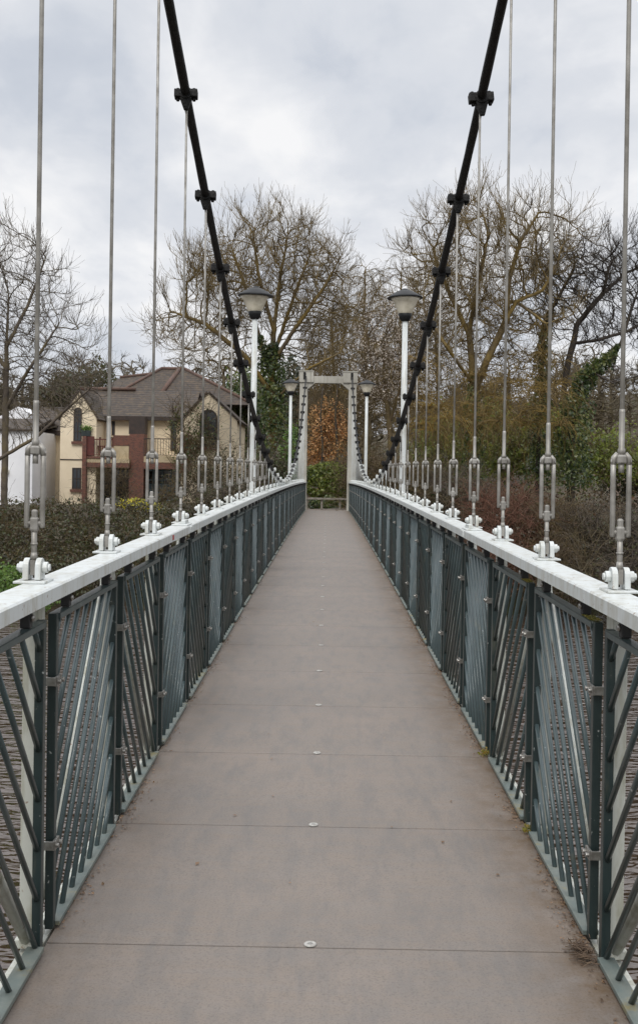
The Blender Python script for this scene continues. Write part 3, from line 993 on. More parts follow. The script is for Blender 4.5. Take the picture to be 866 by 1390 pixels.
def build_hangers():
    # bracket on the handrail: base plate, two rounded cheeks, cross bolt with nuts
    b = MB(); b.box((0, 0, 0.004), (0.105, 0.13, 0.008)); bp = None
    for sx in (-1, 1):
        n = 10
        poly = [(-0.034, 0.01), (0.034, 0.01)] + [(0.032 * math.cos(t), 0.052 + 0.030 * math.sin(t)) for t in np.linspace(0, PI, n)]
        x0, x1 = sorted((sx * 0.011, sx * 0.030))
        b.prism_x(poly, x0, x1)
    bracket = b.mesh('bracket', M['white'], 0.0025)
    b = MB()
    for sx in (-1, 1):
        b.cyl((sx * 0.030, 0, 0.05), (sx * 0.048, 0, 0.05), 0.019, 8)
        b.cyl((sx * 0.048, 0, 0.05), (sx * 0.056, 0, 0.05), 0.012, 8)
    b.cyl((-0.05, 0, 0.05), (0.05, 0, 0.05), 0.008, 8)
    pin = b.mesh('pin', M['white'], 0.002)
    # lower eye rod
    b = MB(); b.cyl((0, 0, 0.035), (0, 0, 0.20), 0.0095, 10); b.box((0, 0, 0.05), (0.016, 0.036, 0.05)); b.tube([(0, 0, 0.075), (0, 0, 0.10)], [0.014, 0.010], 8)
    b.cyl((0, 0, 0.125), (0, 0, 0.132), 0.012, 8)
    eye = b.mesh('eye_rod', M['stainless'], 0)
    # open turnbuckle: two side bars between forked heads
    b = MB()
    for sx in (-1, 1):
        b.tube([(sx * 0.0255, 0, 0.182), (sx * 0.0255, 0, 0.19), (sx * 0.0262, 0, 0.38), (sx * 0.0258, 0, 0.442)], [0.0075, 0.0092, 0.0088, 0.0092], 8)
        b.tube([(sx * 0.0258, 0, 0.425), (sx * 0.0245, 0, 0.447), (sx * 0.012, 0, 0.462)], [0.0098, 0.0100, 0.009], 8)
    b.lathe([(0.013, 0.428), (0.0195, 0.432), (0.0195, 0.452), (0.0135, 0.458)], 8, smooth=False)
    b.cyl((0, 0, 0.398), (0, 0, 0.43), 0.0095, 8)
    b.lathe([(0.012, 0.170), (0.0165, 0.178), (0.0165, 0.212), (0.011, 0.218), (0.011, 0.238), (0.006, 0.244)], 8, smooth=False)
    b.cyl((-0.029, 0, 0.198), (0.029, 0, 0.198), 0.009, 8)
    tb = b.mesh('turnbuckle', M['stainless'])
    b = MB(); b.lathe([(0.013, 0.455), (0.013, 0.475), (0.0098, 0.48), (0.0098, 0.60), (0.0088, 0.61)], 10)
    sleeve = b.mesh('sleeve', M['stainless'])
    # upper rod of unit length, stretched per hanger
    b = MB(); b.cyl((0, 0, 0), (0, 0, 1), 0.0078, 10); rod = b.mesh('rod', M['stainless'])
    b = MB(); b.cyl((0, 0, 0), (0, 0, 1), 0.0085, 8); wrod = b.mesh('rod', M['white'])
    for s, side in SIDES:
        for k in range(3, 38):
            y = k * BAY; t = deck_z(y) + RAIL
            top = cable_z(y) - 0.05 - t
            if top < 0.03: top = 0.05
            i = k - 2
            full = top > 0.5 and k < 27
            lab = ('slim steel hanger with turnbuckle on the %s handrail, %s' if full else ('short white hanger under the cable on the %s handrail, %s' if k < 27 else 'thin plain hanger rod near the tower on the %s handrail, %s')) % (side, ORD[i])
            root = empty('hanger', (s * XH, y, t), lab, 'hanger', 'hangers along the %s handrail' % side)
            br = link('bracket', bracket, root); link('pin', pin, br)
            if full:
                link('eye_rod', eye, root); u = link('turnbuckle', tb, root); link('sleeve', sleeve, u)
                u.rotation_euler.z = random.uniform(-0.12, 0.12)
                r = link('rod', rod, root, (0, 0, 0.6)); r.scale = (1, 1, top - 0.6)
                if top < 0.62: r.location.z = 0.45; r.scale.z = top - 0.45
            else:
                r = link('rod', wrod, root, (0, 0, 0.03)); r.scale = (1, 1, max(top - 0.03, 0.03))

def build_tower():
    Y = 48.15
    root = empty('bridge_tower', (-0.03, Y, -0.1), 'pale concrete portal tower with chamfered crossbeam at the far end of the bridge', 'bridge tower')
    T = 4.37 + EYE + 0.1
    for s in (-1, 1):
        b = MB()
        b.hexa([(s * 0.86 - .0, -.25, 0), (s * 1.25, -.25, 0), (s * 1.25, .25, 0), (s * 0.86, .25, 0)],
               [(s * 0.88, -.22, T - 0.5), (s * RAIL, -.22, T - 0.5), (s * RAIL, .22, T - 0.5), (s * 0.88, .22, T - 0.5)])
        leg = b.build('leg', M['concrete'], root, 0.02)
        b = MB(); b.box((s * 0.94, 0, T - 0.27), (0.62, 0.56, 0.455))
        b.box((s * 0.94, 0, T - 0.02), (0.66, 0.6, 0.045))
        b.build('saddle_block', M['concrete'], leg, 0.015)
        # sloping stay of the bracket face: the saddle the cable runs over
        b = MB(); b.box((s * 1.01, -0.30, T - 0.22), (0.10, 0.06, 0.30)); b.build('saddle', M['clamp'], leg, 0.01)
    b = MB()
    z1, z0 = T - 0.22, T - 0.52
    b.prism([(-0.885, z1), (0.885, z1), (0.885, z0 - 0.28), (0.55, z0), (-0.55, z0), (-0.885, z0 - 0.28)], -0.2, 0.2)
    b.build('crossbeam', M['concrete'], root, 0.012)

def build_lamps():
    prof_bowl = [(0.080, 0.0), (0.094, 0.012), (0.122, 0.07), (0.152, 0.145), (0.182, 0.215), (0.228, 0.265)]
    prof_cap = [(0.268, 0.258), (0.274, 0.268), (0.245, 0.290), (0.175, 0.335), (0.10, 0.372), (0.05, 0.390), (0.042, 0.402), (0.02, 0.41)]
    prof_col = [(0.055, -0.085), (0.072, -0.07), (0.092, -0.02), (0.106, 0.03), (0.09, 0.034)]
    a = MB(); a.lathe(prof_bowl, 28); bowl = a.mesh('bowl', M['lampglass'])
    a = MB(); a.lathe(prof_cap, 28); cap = a.mesh('cap', M['lampcap'])
    a = MB(); a.lathe(prof_col, 20); col = a.mesh('collar', M['lampcap'])
    H = 3.95
    a = MB(); a.lathe([(0.062, -0.6), (0.062, 0.6), (0.050, 0.62), (0.046, 2.2), (0.041, H - 0.07)], 16); pole = a.mesh('pole', M['white'])
    a = MB(); a.box((0, 0, 0), (0.16, 0.09, 0.05)); brk = a.mesh('pole_bracket', M['white_post'], 0.004)
    for Zn, far in ((13.5, 'nearer'), (26.7, 'farther')):
        for s, side in SIDES:
            y = Zn * BAY
            root = empty('street_lamp', (s * 1.13, y, deck_z(y) - 0.05), 'white lamp post with bowl shade and dark cap, %s one on the %s' % (far, side), 'street lamp', 'lamp posts along the bridge')
            link('pole', pole, root)
            link('pole_bracket', brk, root, (-s * 0.10, 0, 0.0))
            for n, m in (('collar', col), ('bowl', bowl), ('cap', cap)):
                o = link(n, m, root, (0, 0, H))
                o.rotation_euler = (random.uniform(-.03, .03), random.uniform(-.03, .03), 0)

def build_small():
    # low timber barrier beyond the tower
    root = empty('timber_barrier', (0, 52.2, -0.1), 'low weathered timber rail on short posts beyond the tower arch', 'barrier')
    b = MB(); b.box((0, 0, 0.50), (2.3, 0.09, 0.09)); b.build('rail', M['oldwood'], root, 0.008)
    for x in (-0.95, -0.25, 0.6):
        b = MB(); b.box((x, 0.10, 0.23), (0.10, 0.10, 0.50)); b.build('post', M['oldwood'], root, 0.008)
    # dry debris caught beside the railing foot
    A = []; B = []
    for i in range(120):
        p = np.array([0.865 + RNG.normal() * 0.016, 2.98 * BAY + RNG.normal() * 0.04, 0.012 + abs(RNG.normal()) * 0.012 + deck_z(3.7)])
        d = RNG.normal(size=3); d[2] *= 0.15; d /= np.linalg.norm(d)
        A.append(p - d * 0.022); B.append(p + d * 0.022)
    o = link('twig_debris', segs_mesh('twig_debris', A, B, np.full(120, .0018), np.full(120, .001), M['straw'], 4))
    tag(o, 'small tangle of dry twigs at the foot of the wooded side railing', 'twigs')
    # silt and leaf crumbs along both deck edges, also added as contact shade
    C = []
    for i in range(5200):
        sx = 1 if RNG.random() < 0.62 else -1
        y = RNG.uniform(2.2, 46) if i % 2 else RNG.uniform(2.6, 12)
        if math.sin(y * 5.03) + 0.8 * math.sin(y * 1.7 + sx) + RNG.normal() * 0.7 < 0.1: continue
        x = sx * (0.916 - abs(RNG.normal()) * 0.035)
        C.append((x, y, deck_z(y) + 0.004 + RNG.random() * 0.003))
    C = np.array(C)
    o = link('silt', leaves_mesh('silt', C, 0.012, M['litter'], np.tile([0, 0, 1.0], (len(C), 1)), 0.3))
    tag(o, 'brown silt and leaf crumbs along both walkway edges, doubling as contact shade', 'silt', kind='stuff')
    # weeds at the railing foot
    for (x, y, n, lab) in ((0.905, 5.02 * BAY, 90, 'small green weed tuft growing at the deck joint by the wooded side railing'), (0.905, 3.97 * BAY, 70, 'mossy yellow tuft at the second panel joint on the wooded side')):
        C = np.array([x, y, deck_z(y) + 0.01]) + RNG.normal(size=(n, 3)) * np.array([0.012, 0.022, 0.0]) + np.array([0, 0, 1]) * np.abs(RNG.normal(size=(n, 1))) * 0.014
        o = link('weed', leaves_mesh('weed', C, 0.013, M['moss'])); tag(o, lab, 'weed')
    # scattered fallen leaves on the walkway
    spots = [(-0.12, 9.2), (-0.08, 9.0), (-0.16, 9.1), (-0.33, 5.35), (-0.24, 4.35), (-0.40, 4.1), (0.62, 4.32), (0.52, 3.85), (0.31, 4.0), (0.7, 3.55), (-0.12, 3.45), (-0.28, 4.9), (0.36, 5.3), (-0.5, 3.6)]
    C = np.array([(x, z * BAY, deck_z(z * BAY) + 0.006) for x, z in spots])
    up = np.tile([0, 0, 1.0], (len(C), 1))
    o = link('fallen_leaves', leaves_mesh('fallen_leaves', C, 0.019, M['litter'], up, 0.12)); tag(o, 'few tiny brown leaves lying about on the walkway', 'leaves', kind='stuff')
    # moss on top of near panel ends on the wooded side
    for k in (4, 3):
        y = k * BAY + BAY - 0.12 if False else k * BAY + 0.17
        C = np.array([XI, y, deck_z(y) + 1.100]) + RNG.random((240, 3)) * np.array([0.036, 0.16, 0.002]) - np.array([0.018, 0.08, 0])
        o = link('moss', leaves_mesh('moss', C, 0.008, M['moss'], np.tile([0, 0, 1.0], (240, 1)), 0.3))
        tag(o, 'yellow green moss on the top corner of the %s wooded side panel' % ('second' if k == 4 else 'first'), 'moss', kind='stuff')

# ------------------------------------------------------------------ house
def build_house():
    YF = 69.0
    k = pxm(YF)
    X = lambda px, Y=YF: (px - 441.5) / F * Y
    Zt = lambda py, Y=YF: EYE + (VY - 5.0 - py) / F * Y       # 5 px: roll of this part of the frame
    g = -0.7
    root = empty('house', (0, 0, 0), 'cream rendered house with gables, brick balconies and brown tiled roofs across the river', 'house')
    def rect(name, px0, py0, px1, py1, Y, depth, mat, parent=root, bev=0.0):
        b = MB()
        b.box(((X(px0, Y) + X(px1, Y)) / 2, Y + depth / 2, (Zt(py0, Y) + Zt(py1, Y)) / 2), (abs(X(px1, Y) - X(px0, Y)), depth, abs(Zt(py0, Y) - Zt(py1, Y))))
        return b.build(name, mat, parent, bev)
    zg = lambda Y: VY - 5 + (EYE - g) / Y * F                    # pixel row of the ground
    # main wall (set back), wing, gables
    rect('wall', 112, 567.5, 316, zg(71.5), 71.5, 8.0, M['cream'])
    rect('wing_wall', 36, 584, 82, zg(72.2), 72.2, 6.0, M['cream'])
    def gable(pxa, pxb, pyE, pxm_, pyA, Y, back):
        b = MB()
        poly = [(X(pxa, Y), g), (X(pxb, Y), g), (X(pxb, Y), Zt(pyE, Y)), (X(pxm_, Y), Zt(pyA, Y)), (X(pxa, Y), Zt(pyE, Y))]
        b.prism(poly, Y, Y + back)
        w = b.build('gable_wall', M['cream'], root)
        # roof slabs with a slight overhang
        for (pa, pb) in (((pxa, pyE), (pxm_, pyA)), ((pxb, pyE), (pxm_, pyA))):
            e = Vector((X(pa[0], Y), 0, Zt(pa[1], Y))); a = Vector((X(pb[0], Y), 0, Zt(pb[1], Y)))
            d = (e - a); e2 = a + d * 1.10
            n = Vector((d.z, 0, -d.x)).normalized()
            if n.z < 0: n = -n
            b = MB()
            y0, y1 = Y - 0.10, Y + back
            b.hexa([(a.x, y0, a.z + .01), (e2.x, y0, e2.z + .01), (e2.x, y1, e2.z + .01), (a.x, y1, a.z + .01)],
                   [tuple(Vector((a.x, y0, a.z + .01)) + n * 0.13), tuple(Vector((e2.x, y0, e2.z + .01)) + n * 0.13), tuple(Vector((e2.x, y1, e2.z + .01)) + n * 0.13), tuple(Vector((a.x, y1, a.z + .01)) + n * 0.13)])
            b.build('gable_roof', M['slate'], root)
        return w
    gable(78, 127, 567, 103, 531, 69.0, 5.0)
    gable(243, 318, 568, 278, 531, 68.6, 6.5)
    # main roofs
    def roof(name, pts_front, pts_back):
        pass
    b = MB()      # front slope with ridge parallel to the river, runs between the gables
    ya, yr = 71.2, 75.2
    x0, x1 = X(103, 73), X(262, 73)
    ze, zr = Zt(567, 71.2), Zt(531.5, 75.2)
    b.hexa([(x0, ya, ze), (x1, ya, ze), (x1, yr, zr), (x0, yr, zr)], [(x0, ya, ze + .14), (x1, ya, ze + .14), (x1, yr, zr + .14), (x0, yr, zr + .14)])
    b.hexa([(x0, yr, zr), (x1, yr, zr), (x1, yr + 4, ze), (x0, yr + 4, ze)], [(x0, yr, zr + .14), (x1, yr, zr + .14), (x1, yr + 4, ze + .14), (x0, yr + 4, ze + .14)])
    b.build('front_roof', M['slate'], root)
    b = MB(); b.box(((X(128, 71) + X(262, 71)) / 2, 71.12, ze + 0.02), (X(262, 71) - X(128, 71), 0.16, 0.26)); b.build('gutter', M['darkwood'], root)
    b = MB(); b.tube([(X(103, yr), yr - .1, zr + .20), (X(180, yr), yr - .1, zr + .20)], 0.12, 8); b.build('ridge_tile', M['ridge'], root)
    # tall hipped roof behind
    Yr = 80.0
    zt = Zt(499, Yr); zl = Zt(513, 82)
    xl, xr = X(214, Yr), X(246, Yr)
    e0, e1, yb0, yb1, zeh = X(132, 75.4), X(340, 75.4), 75.4, 86.0, Zt(546, 75.4)
    A = [(e0, yb0, zeh), (e1, yb0, zeh), (e1, yb1, zeh), (e0, yb1, zeh)]
    b = MB()
    b.add(A + [(xl, Yr, zt), (xr, Yr, zt)], [(0, 1, 5, 4), (1, 2, 5), (2, 3, 4, 5), (3, 0, 4), (3, 2, 1, 0)])
    b.build('hip_roof', M['slate'], root)
    b = MB(); y5 = 83.0
    b.add([(X(110, y5 - 4), y5 - 4, Zt(545, y5 - 4)), (X(230, y5 - 4), y5 - 4, Zt(545, y5 - 4)), (X(228, y5), y5, Zt(503, y5)), (X(158, y5), y5, Zt(512, y5)), (X(230, y5 + 4), y5 + 4, Zt(545, y5 - 4)), (X(110, y5 + 4), y5 + 4, Zt(545, y5 - 4))],
          [(0, 1, 2, 3), (3, 2, 4, 5), (0, 3, 5), (0, 5, 4, 1)])
    b.build('rear_roof', M['slate'], root)
    fz = lambda y: zeh + (zt - zeh) * (y - yb0) / (Yr - yb0)
    for pa, pb, rr in (((xl, Yr, zt + .03), (xr, Yr, zt + .03), .12), ((xr, Yr, zt + .03), (e1, yb0, zeh + .03), .11), ((xl, Yr, zt + .03), (e0, yb0, zeh + .03), .11),
                       ((X(158, y5), y5, Zt(512, y5) + .04), (X(228, y5), y5, Zt(503, y5) + .04), .11),
                       ((X(238, Yr), Yr - .2, fz(Yr - .2) + .05), (X(210, 76.0), 76.0, fz(76.0) + .05), .17)):
        b = MB(); b.tube([pa, pb], rr, 8); b.build('hip_tile', M['ridge'], root)
    # wing roof
    b = MB(); zw = Zt(588, 72); zw2 = Zt(556, 76)
    wx0, wx1 = X(30, 72), X(84, 72)
    b.hexa([(wx0, 71.9, zw), (wx1, 71.9, zw), (wx1, 76, zw2), (wx0, 76, zw2)], [(wx0, 71.9, zw + .14), (wx1, 71.9, zw + .14), (wx1, 76, zw2 + .14), (wx0, 76, zw2 + .14)])
    b.hexa([(wx0, 76, zw2), (wx1, 76, zw2), (wx1, 79, zw), (wx0, 79, zw)], [(wx0, 76, zw2 + .14), (wx1, 76, zw2 + .14), (wx1, 79, zw + .14), (wx0, 79, zw + .14)])
    b.build('wing_roof', M['slate'], root)
    b = MB(); b.box(((X(60, 71.8) + X(78, 71.8)) / 2, 71.84, zw - .05), (X(80, 71.8) - X(58, 71.8), 0.12, 0.26)); b.build('wing_gutter', M['darkwood'], root)
    b = MB(); b.cyl((X(51.5, 72.1), 72.14, g), (X(51.5, 72.1), 72.14, zw), 0.05, 8); b.build('downpipe', M['redwood'], root)
    # windows: frame with mullions in front of dark glass, brick sill
    def window(px0, py0, px1, py1, Y, arched=False, sill=True, cols=2, rows=2, frame='darkwood'):
        xa, xb, zb, zt_ = X(px0, Y), X(px1, Y), Zt(py1, Y), Zt(py0, Y)
        w = xb - xa
        f = MB(); t = 0.07
        if arched:
            zs = zt_ - w / 2
            n = 12
            out = [(xa, zb), (xb, zb)] + [((xa + xb) / 2 + w / 2 * math.cos(a), zs + w / 2 * 1.0 * math.sin(a)) for a in np.linspace(0, PI, n)]
        else:
            zs = zt_
            out = [(xa, zb), (xb, zb), (xb, zt_), (xa, zt_)]
        # ring of the frame
        cx = (xa + xb) / 2; cz = (zb + zt_) / 2
        m = len(out)
        inn = [(cx + (x - cx) * (1 - 2 * t / w), cz + (z - cz) * (1 - 2 * t / (zt_ - zb))) for x, z in out]
        for i in range(m):
            j = (i + 1) % m
            f.hexa([(out[i][0], Y - .05, out[i][1]), (out[j][0], Y - .05, out[j][1]), (inn[j][0], Y - .05, inn[j][1]), (inn[i][0], Y - .05, inn[i][1])],
                   [(out[i][0], Y + .0, out[i][1]), (out[j][0], Y + .0, out[j][1]), (inn[j][0], Y + .0, inn[j][1]), (inn[i][0], Y + .0, inn[i][1])])
        for c in range(1, cols):
            f.box((xa + w * c / cols, Y - .03, (zb + zs) / 2 + (0.1 if arched else 0)), (0.05, 0.04, zs - zb - .1))
        for r in range(1, rows):
            f.box((cx, Y - .026, zb + (zs - zb) * r / rows), (w - .1, 0.036, 0.04))
        fo = f.build('window', M[frame], root)
        p = MB(); p.prism(inn, Y - 0.012, Y - 0.004); p.build('pane', M['glass'], fo)
        if sill:
            s_ = MB(); s_.box((cx, Y - 0.08, zb - 0.09), (w + .2, 0.17, 0.16)); s_.build('sill', M['brick'], fo)
    window(96, 553, 107, 599, 69.0, True, rows=3)
    window(95, 635, 107.3, 664, 69.0)
    window(57, 636, 66, 663, 72.2)
    window(267, 553, 291, 604, 68.6, True, rows=3)
    window(265, 637, 273, 666, 68.6)
    window(148, 571, 152, 590, 71.5, False, False, 1, 1)
    # storey band on the gable
    rect('band', 78, 623.3, 108, 624.6, 68.96, 0.05, M['darkwood'])
    # brick piers, balcony panels and slabs
    rect('brick_pier', 108, 592, 113.5, zg(68.6), 68.6, 0.5, M['brick'])
    rect('brick_pier', 172, 588, 192, zg(69.2), 69.2, 1.2, M['brick'])
    rect('brick_pier', 240, 588, 256, 640, 68.3, 0.5, M['brick'])
    rect('timber_bay', 171, 564, 193, 588, 69.9, 1.0, M['darkwood'])
    rect('balcony_panel', 113.5, 592, 124, 618, 68.75, 0.12, M['redwood'])
    rect('brick_panel', 150, 590, 172, 604, 69.3, 0.6, M['brick'])
    rect('render_panel', 151, 604, 171.5, 627, 69.33, 0.55, M['creamband'])
    rect('balcony_slab', 113.5, 619, 150, 622, 68.7, 2.6, M['brick'])
    rect('balcony_slab', 113.5, 622, 172, 627.5, 68.75, 2.5, M['creamband'])
    rect('lintel', 113.5, 627.5, 172, 634, 68.72, 0.5, M['brick'])
    rect('balcony_slab', 192, 618, 243, 626, 69.0, 2.4, M['creamband'])
    rect('lintel', 192, 626, 243, 635, 68.95, 0.5, M['brick'])
    def railing_bal(px0, px1, pyt, pyb, Y, mat):
        b = MB(); xa, xb, zb, zt_ = X(px0, Y), X(px1, Y), Zt(pyb, Y), Zt(pyt, Y)
        b.box(((xa + xb) / 2, Y, zt_), (xb - xa, .05, .06)); b.box(((xa + xb) / 2, Y, zb + .05), (xb - xa, .04, .04))
        n = int((xb - xa) / 0.16)
        for i in range(n + 1):
            b.box((xa + (xb - xa) * i / n, Y, (zb + zt_) / 2 + .02), (.028, .028, zt_ - zb - .06))
        b.build('balcony_railing', mat, root)
    railing_bal(124, 150, 596, 618, 68.8, M['redwood'])
    railing_bal(192, 241, 594, 617, 69.1, M['darkwood'])
    # recessed ground floor openings
    def door(px0, py0, px1, py1, Y, mat, n):
        xa, xb, zb, zt_ = X(px0, Y), X(px1, Y), Zt(py1, Y), Zt(py0, Y)
        f = MB()
        for i in range(n + 1): f.box((xa + (xb - xa) * i / n, Y - .06, (zb + zt_) / 2), (.10, .08, zt_ - zb))
        for z in (zt_ - .05, zt_ - .65, zb + .08): f.box(((xa + xb) / 2, Y - .055, z), (xb - xa, .06, .10))
        fo = f.build('patio_door', mat, root)
        p = MB(); p.box(((xa + xb) / 2, Y - .012, (zb + zt_) / 2), (xb - xa - .02, .016, zt_ - zb - .02)); p.build('pane', M['glass'], fo)
    door(114, 635, 172, zg(71.4) - 1, 71.4, M['darkwood'], 5)
    door(193, 636, 243, zg(71.4) - 1, 71.4, M['bluewood'], 4)
    rect('blue_panel', 194, 655, 243, zg(71.2), 71.2, 0.08, M['bluewood'])
    window(228, 570, 236, 610, 71.5, False, False, 1, 1)
    # things on the balcony
    c = P(139, 618, 69.6)
    for dx, rz, lab in ((-0.28, 0.5, 'red brown slatted chair on the first balcony, nearer the brick pier'), (0.42, -2.2, 'red brown slatted chair on the first balcony, turned towards the other')):
        r = empty('chair', (c.x + dx, c.y, c.z + .12), lab, 'chair', 'balcony chairs', rz)
        b = MB(); b.box((0, 0, .45), (.5, .5, .05)); b.build('seat', M['redwood'], r)
        b = MB()
        for i in range(4): b.box((-.2 + i * .133, .24, .72), (.07, .03, .5))
        b.box((0, .24, .98), (.5, .04, .06)); b.build('backrest', M['redwood'], r)
        for x in (-.22, .22):
            for y in (-.22, .22):
                b = MB(); b.box((x, y, .21), (.05, .05, .42)); b.build('leg', M['redwood'], r)
    c = P(117, 592, 68.85)
    r = empty('planter', (c.x, c.y, c.z), 'dark trough planter with a green plant on top of the balcony panel', 'planter')
    b = MB(); b.hexa([(-.26, -.13, 0), (.26, -.13, 0), (.26, .13, 0), (-.26, .13, 0)], [(-.30, -.15, .36), (.30, -.15, .36), (.30, .15, .36), (-.30, .15, .36)]); b.build('trough', M['planter'], r)
    C = np.array([0, 0, .45]) + RNG.normal(size=(260, 3)) * np.array([.17, .09, .12])
    link('plant', leaves_mesh('plant', C, .1, M['brightgreen']), r)

    # white neighbour
    wroot = empty('white_house', (0, 0, 0), 'white rendered building with slate roof at the edge beside the cream house', 'house')
    b = MB(); Yw = 66.5
    b.box((X(-30, Yw), Yw + 4, (g + Zt(586, Yw)) / 2), ((40.5 + 100.5) * pxm(Yw), 8, Zt(586, Yw) - g)); b.build('wall', M['whitewall'], wroot)
    xa, xb = X(-110, Yw), X(42, Yw)
    z0, z1 = Zt(586.5, Yw), Zt(572, Yw + 4)
    b = MB(); b.hexa([(xa, Yw - .2, z0), (xb, Yw - .2, z0), (xb, Yw + 4, z1), (xa, Yw + 4, z1)], [(xa, Yw - .2, z0 + .12), (xb, Yw - .2, z0 + .12), (xb, Yw + 4, z1 + .12), (xa, Yw + 4, z1 + .12)])
    b.hexa([(xa, Yw + 4, z1), (xb, Yw + 4, z1), (xb, Yw + 8.2, z0), (xa, Yw + 8.2, z0)], [(xa, Yw + 4, z1 + .12), (xb, Yw + 4, z1 + .12), (xb, Yw + 8.2, z0 + .12), (xa, Yw + 8.2, z0 + .12)])
    b.build('roof', M['slate'], wroot)
    b = MB(); Yg = 72.0
    b.prism([(X(-20, Yg), z0), (X(33, Yg), z0), (X(33, Yg), Zt(562, Yg)), (X(20, Yg), Zt(553, Yg)), (X(-20, Yg), Zt(575, Yg))], Yg, Yg + 3); b.build('gable', M['whitewall'], wroot)
    b = MB(); b.lathe([(.11, 0), (.13, .05), (.13, .25), (.05, .3)], 10, (X(6, Yw), Yw - .1, Zt(645, Yw))); b.build('wall_lamp', M['lampglass'], wroot)

# ------------------------------------------------------------------ vegetation
def build_trees():
    G = lambda x, y: ground_z(x, y)
    def onground(px, Y):
        p = P(px, 650, Y); return Vector((p.x, Y, G(p.x, Y) - 0.1))
    # 1 bare tree at the picture's edge in front of the white house
    Y = 55
    limbs = [(None, [onground(6, Y)] + PL(Y, (7, 600), (8, 540), (9, 470), (12, 400))),
             (-1, PL(Y, (8, 555), (40, 500, -1), (80, 440, -1))), (-1, PL(Y, (8, 500), (-40, 430, 1), (-60, 380))),
             (-1, PL(Y, (9, 470), (40, 410, 1), (62, 350, 1)))]
    ells = [E(10, 420, Y, 78, 125, 3.0), E(70, 450, Y, 45, 85, 1.8), E(-60, 450, Y, 60, 110, 2.2), E(95, 470, Y, 32, 50, 1.4), E(70, 540, Y, 55, 30, 1.5)]
    photo_tree('bare_tree', 'leafless tree spreading bare twigs at the edge, in front of the white house', 'tree', Y, limbs, ells, 1500, ('bark_grey', 'bark_grey'), 0.26, 0.5, 4200, 0.75, 0.010, 0.045, 0.17, up=0.22, tw_up=0.3, wob=0.14)
    # low limb reaching in across the white wall
    Y = 50
    base = P(-30, 700, Y); base.z = G(base.x, Y) - .1
    limbs = [(None, [base] + PL(Y, (-26, 650), (0, 622), (48, 594), (85, 560), (125, 525)))]
    ells = [E(95, 545, Y, 50, 30, 1.0), E(40, 570, Y, 50, 26, 1.0), E(110, 505, Y, 30, 24, .8)]
    photo_tree('leaning_tree', 'thin leaning bare tree with one long limb crossing the white wall', 'tree', Y, limbs, ells, 420, ('bark_grey', 'bark_grey'), 0.2, 0.34, 700, 0.4, 0.010, 0.03, 0.14)
    # 2 big tree behind the near lamp on the house side
    Y = 62
    limbs = [(None, [onground(371, Y)] + PL(Y, (371, 600), (370, 545), (369, 490), (373, 440), (380, 380), (390, 325))),
             (-1, PL(Y, (370, 520), (350, 450, 1), (330, 380, 1), (314, 335, 1))), (-1, PL(Y, (369, 495), (405, 440, -1), (440, 390, -1), (465, 345, -1))),
             (-1, PL(Y, (370, 535), (330, 480, -1), (280, 440, -1), (240, 425))), (-1, PL(Y, (372, 450), (350, 370, 0), (345, 325))),
             (-1, PL(Y, (369, 490), (400, 400, 1.5), (423, 340, 1.5))), (-1, PL(Y, (370, 545), (420, 500, -1.5), (460, 480, -1.5)))]
    ells = [E(350, 375, Y, 85, 80, 3.6), E(300, 400, Y, 60, 68, 3.0), E(415, 385, Y, 60, 75, 3.0), E(255, 440, Y, 55, 48, 2.2), E(445, 420, Y, 48, 55, 2.2), E(375, 318, Y, 52, 34, 2.2), E(300, 460, Y, 60, 45, 2.4), E(430, 480, Y, 45, 30, 1.8)]
    t, N, par, r = photo_tree('bare_tree', 'tall broad leafless tree with ivy clad trunk behind the nearer house side lamp', 'tree', Y, limbs, ells, 2700, ('bark_lichen', 'twig_pale'), 0.28, 0.5, 9500, 0.8, 0.0105, 0.05, 0.26, up=0.2, tw_up=0.28, wob=0.16)
    ivy_on(t, PL(Y, (371, 690), (371, 600), (370, 545), (368, 490), (372, 468)), [1.2, 0.95, 0.8, 0.7, 0.3], 5200, 0.17)
    ivy_on(t, PL(Y, (368, 500), (350, 455)), [0.4, 0.2], 500, 0.15)
    # 3 lichen tree on the wooded side
    Y = 58
    limbs = [(None, [onground(640, Y)] + PL(Y, (640, 610), (641, 550), (640, 500), (636, 450), (648, 390), (660, 330))),
             (-1, PL(Y, (641, 540), (660, 490, -1), (684, 440, -1), (700, 410, -1), (735, 395, -1), (755, 360, -1))),
             (-1, PL(Y, (636, 455), (610, 400, 1), (590, 350, 1))), (-1, PL(Y, (684, 440), (690, 380, 0), (705, 330, 0), (730, 290, 0))),
             (-1, PL(Y, (641, 520), (605, 470, -1.5), (575, 420, -1.5))), (-1, PL(Y, (700, 410), (740, 440, -2), (770, 430, -2)))]
    ells = [E(655, 360, Y, 95, 85, 3.4), E(605, 400, Y, 55, 80, 2.8), E(715, 355, Y, 60, 75, 2.8), E(660, 300, Y, 60, 38, 2.2), E(745, 320, Y, 48, 45, 2.0), E(575, 350, Y, 30, 50, 1.6), E(640, 440, Y, 70, 40, 2.5), E(710, 460, Y, 50, 40, 2.2)]
    t, N, par, r = photo_tree('bare_tree', 'leafless tree with yellow lichen on its forked trunk behind the wooded side cable', 'tree', Y, limbs, ells, 2300, ('bark_lichen', 'twig_pale'), 0.28, 0.52, 8500, 0.8, 0.0105, 0.05, 0.26, up=0.14, tw_up=0.25, wob=0.2)
    # its weeping lower twigs
    base = np.array(t.location)
    bp = np.array([tuple(P(RNG.uniform(560, 760), RNG.uniform(480, 590), Y + RNG.uniform(-2.5, 2))) for _ in range(90)]) - base
    A, B, ra, rb = strands(bp, 1700, 3.2, None, 0.013, 0.5, 1.1, 8, 0.15)
    link('hanging_twigs', segs_mesh('hanging_twigs', A, B, ra, rb, M['lichen_twig'], 3), t)
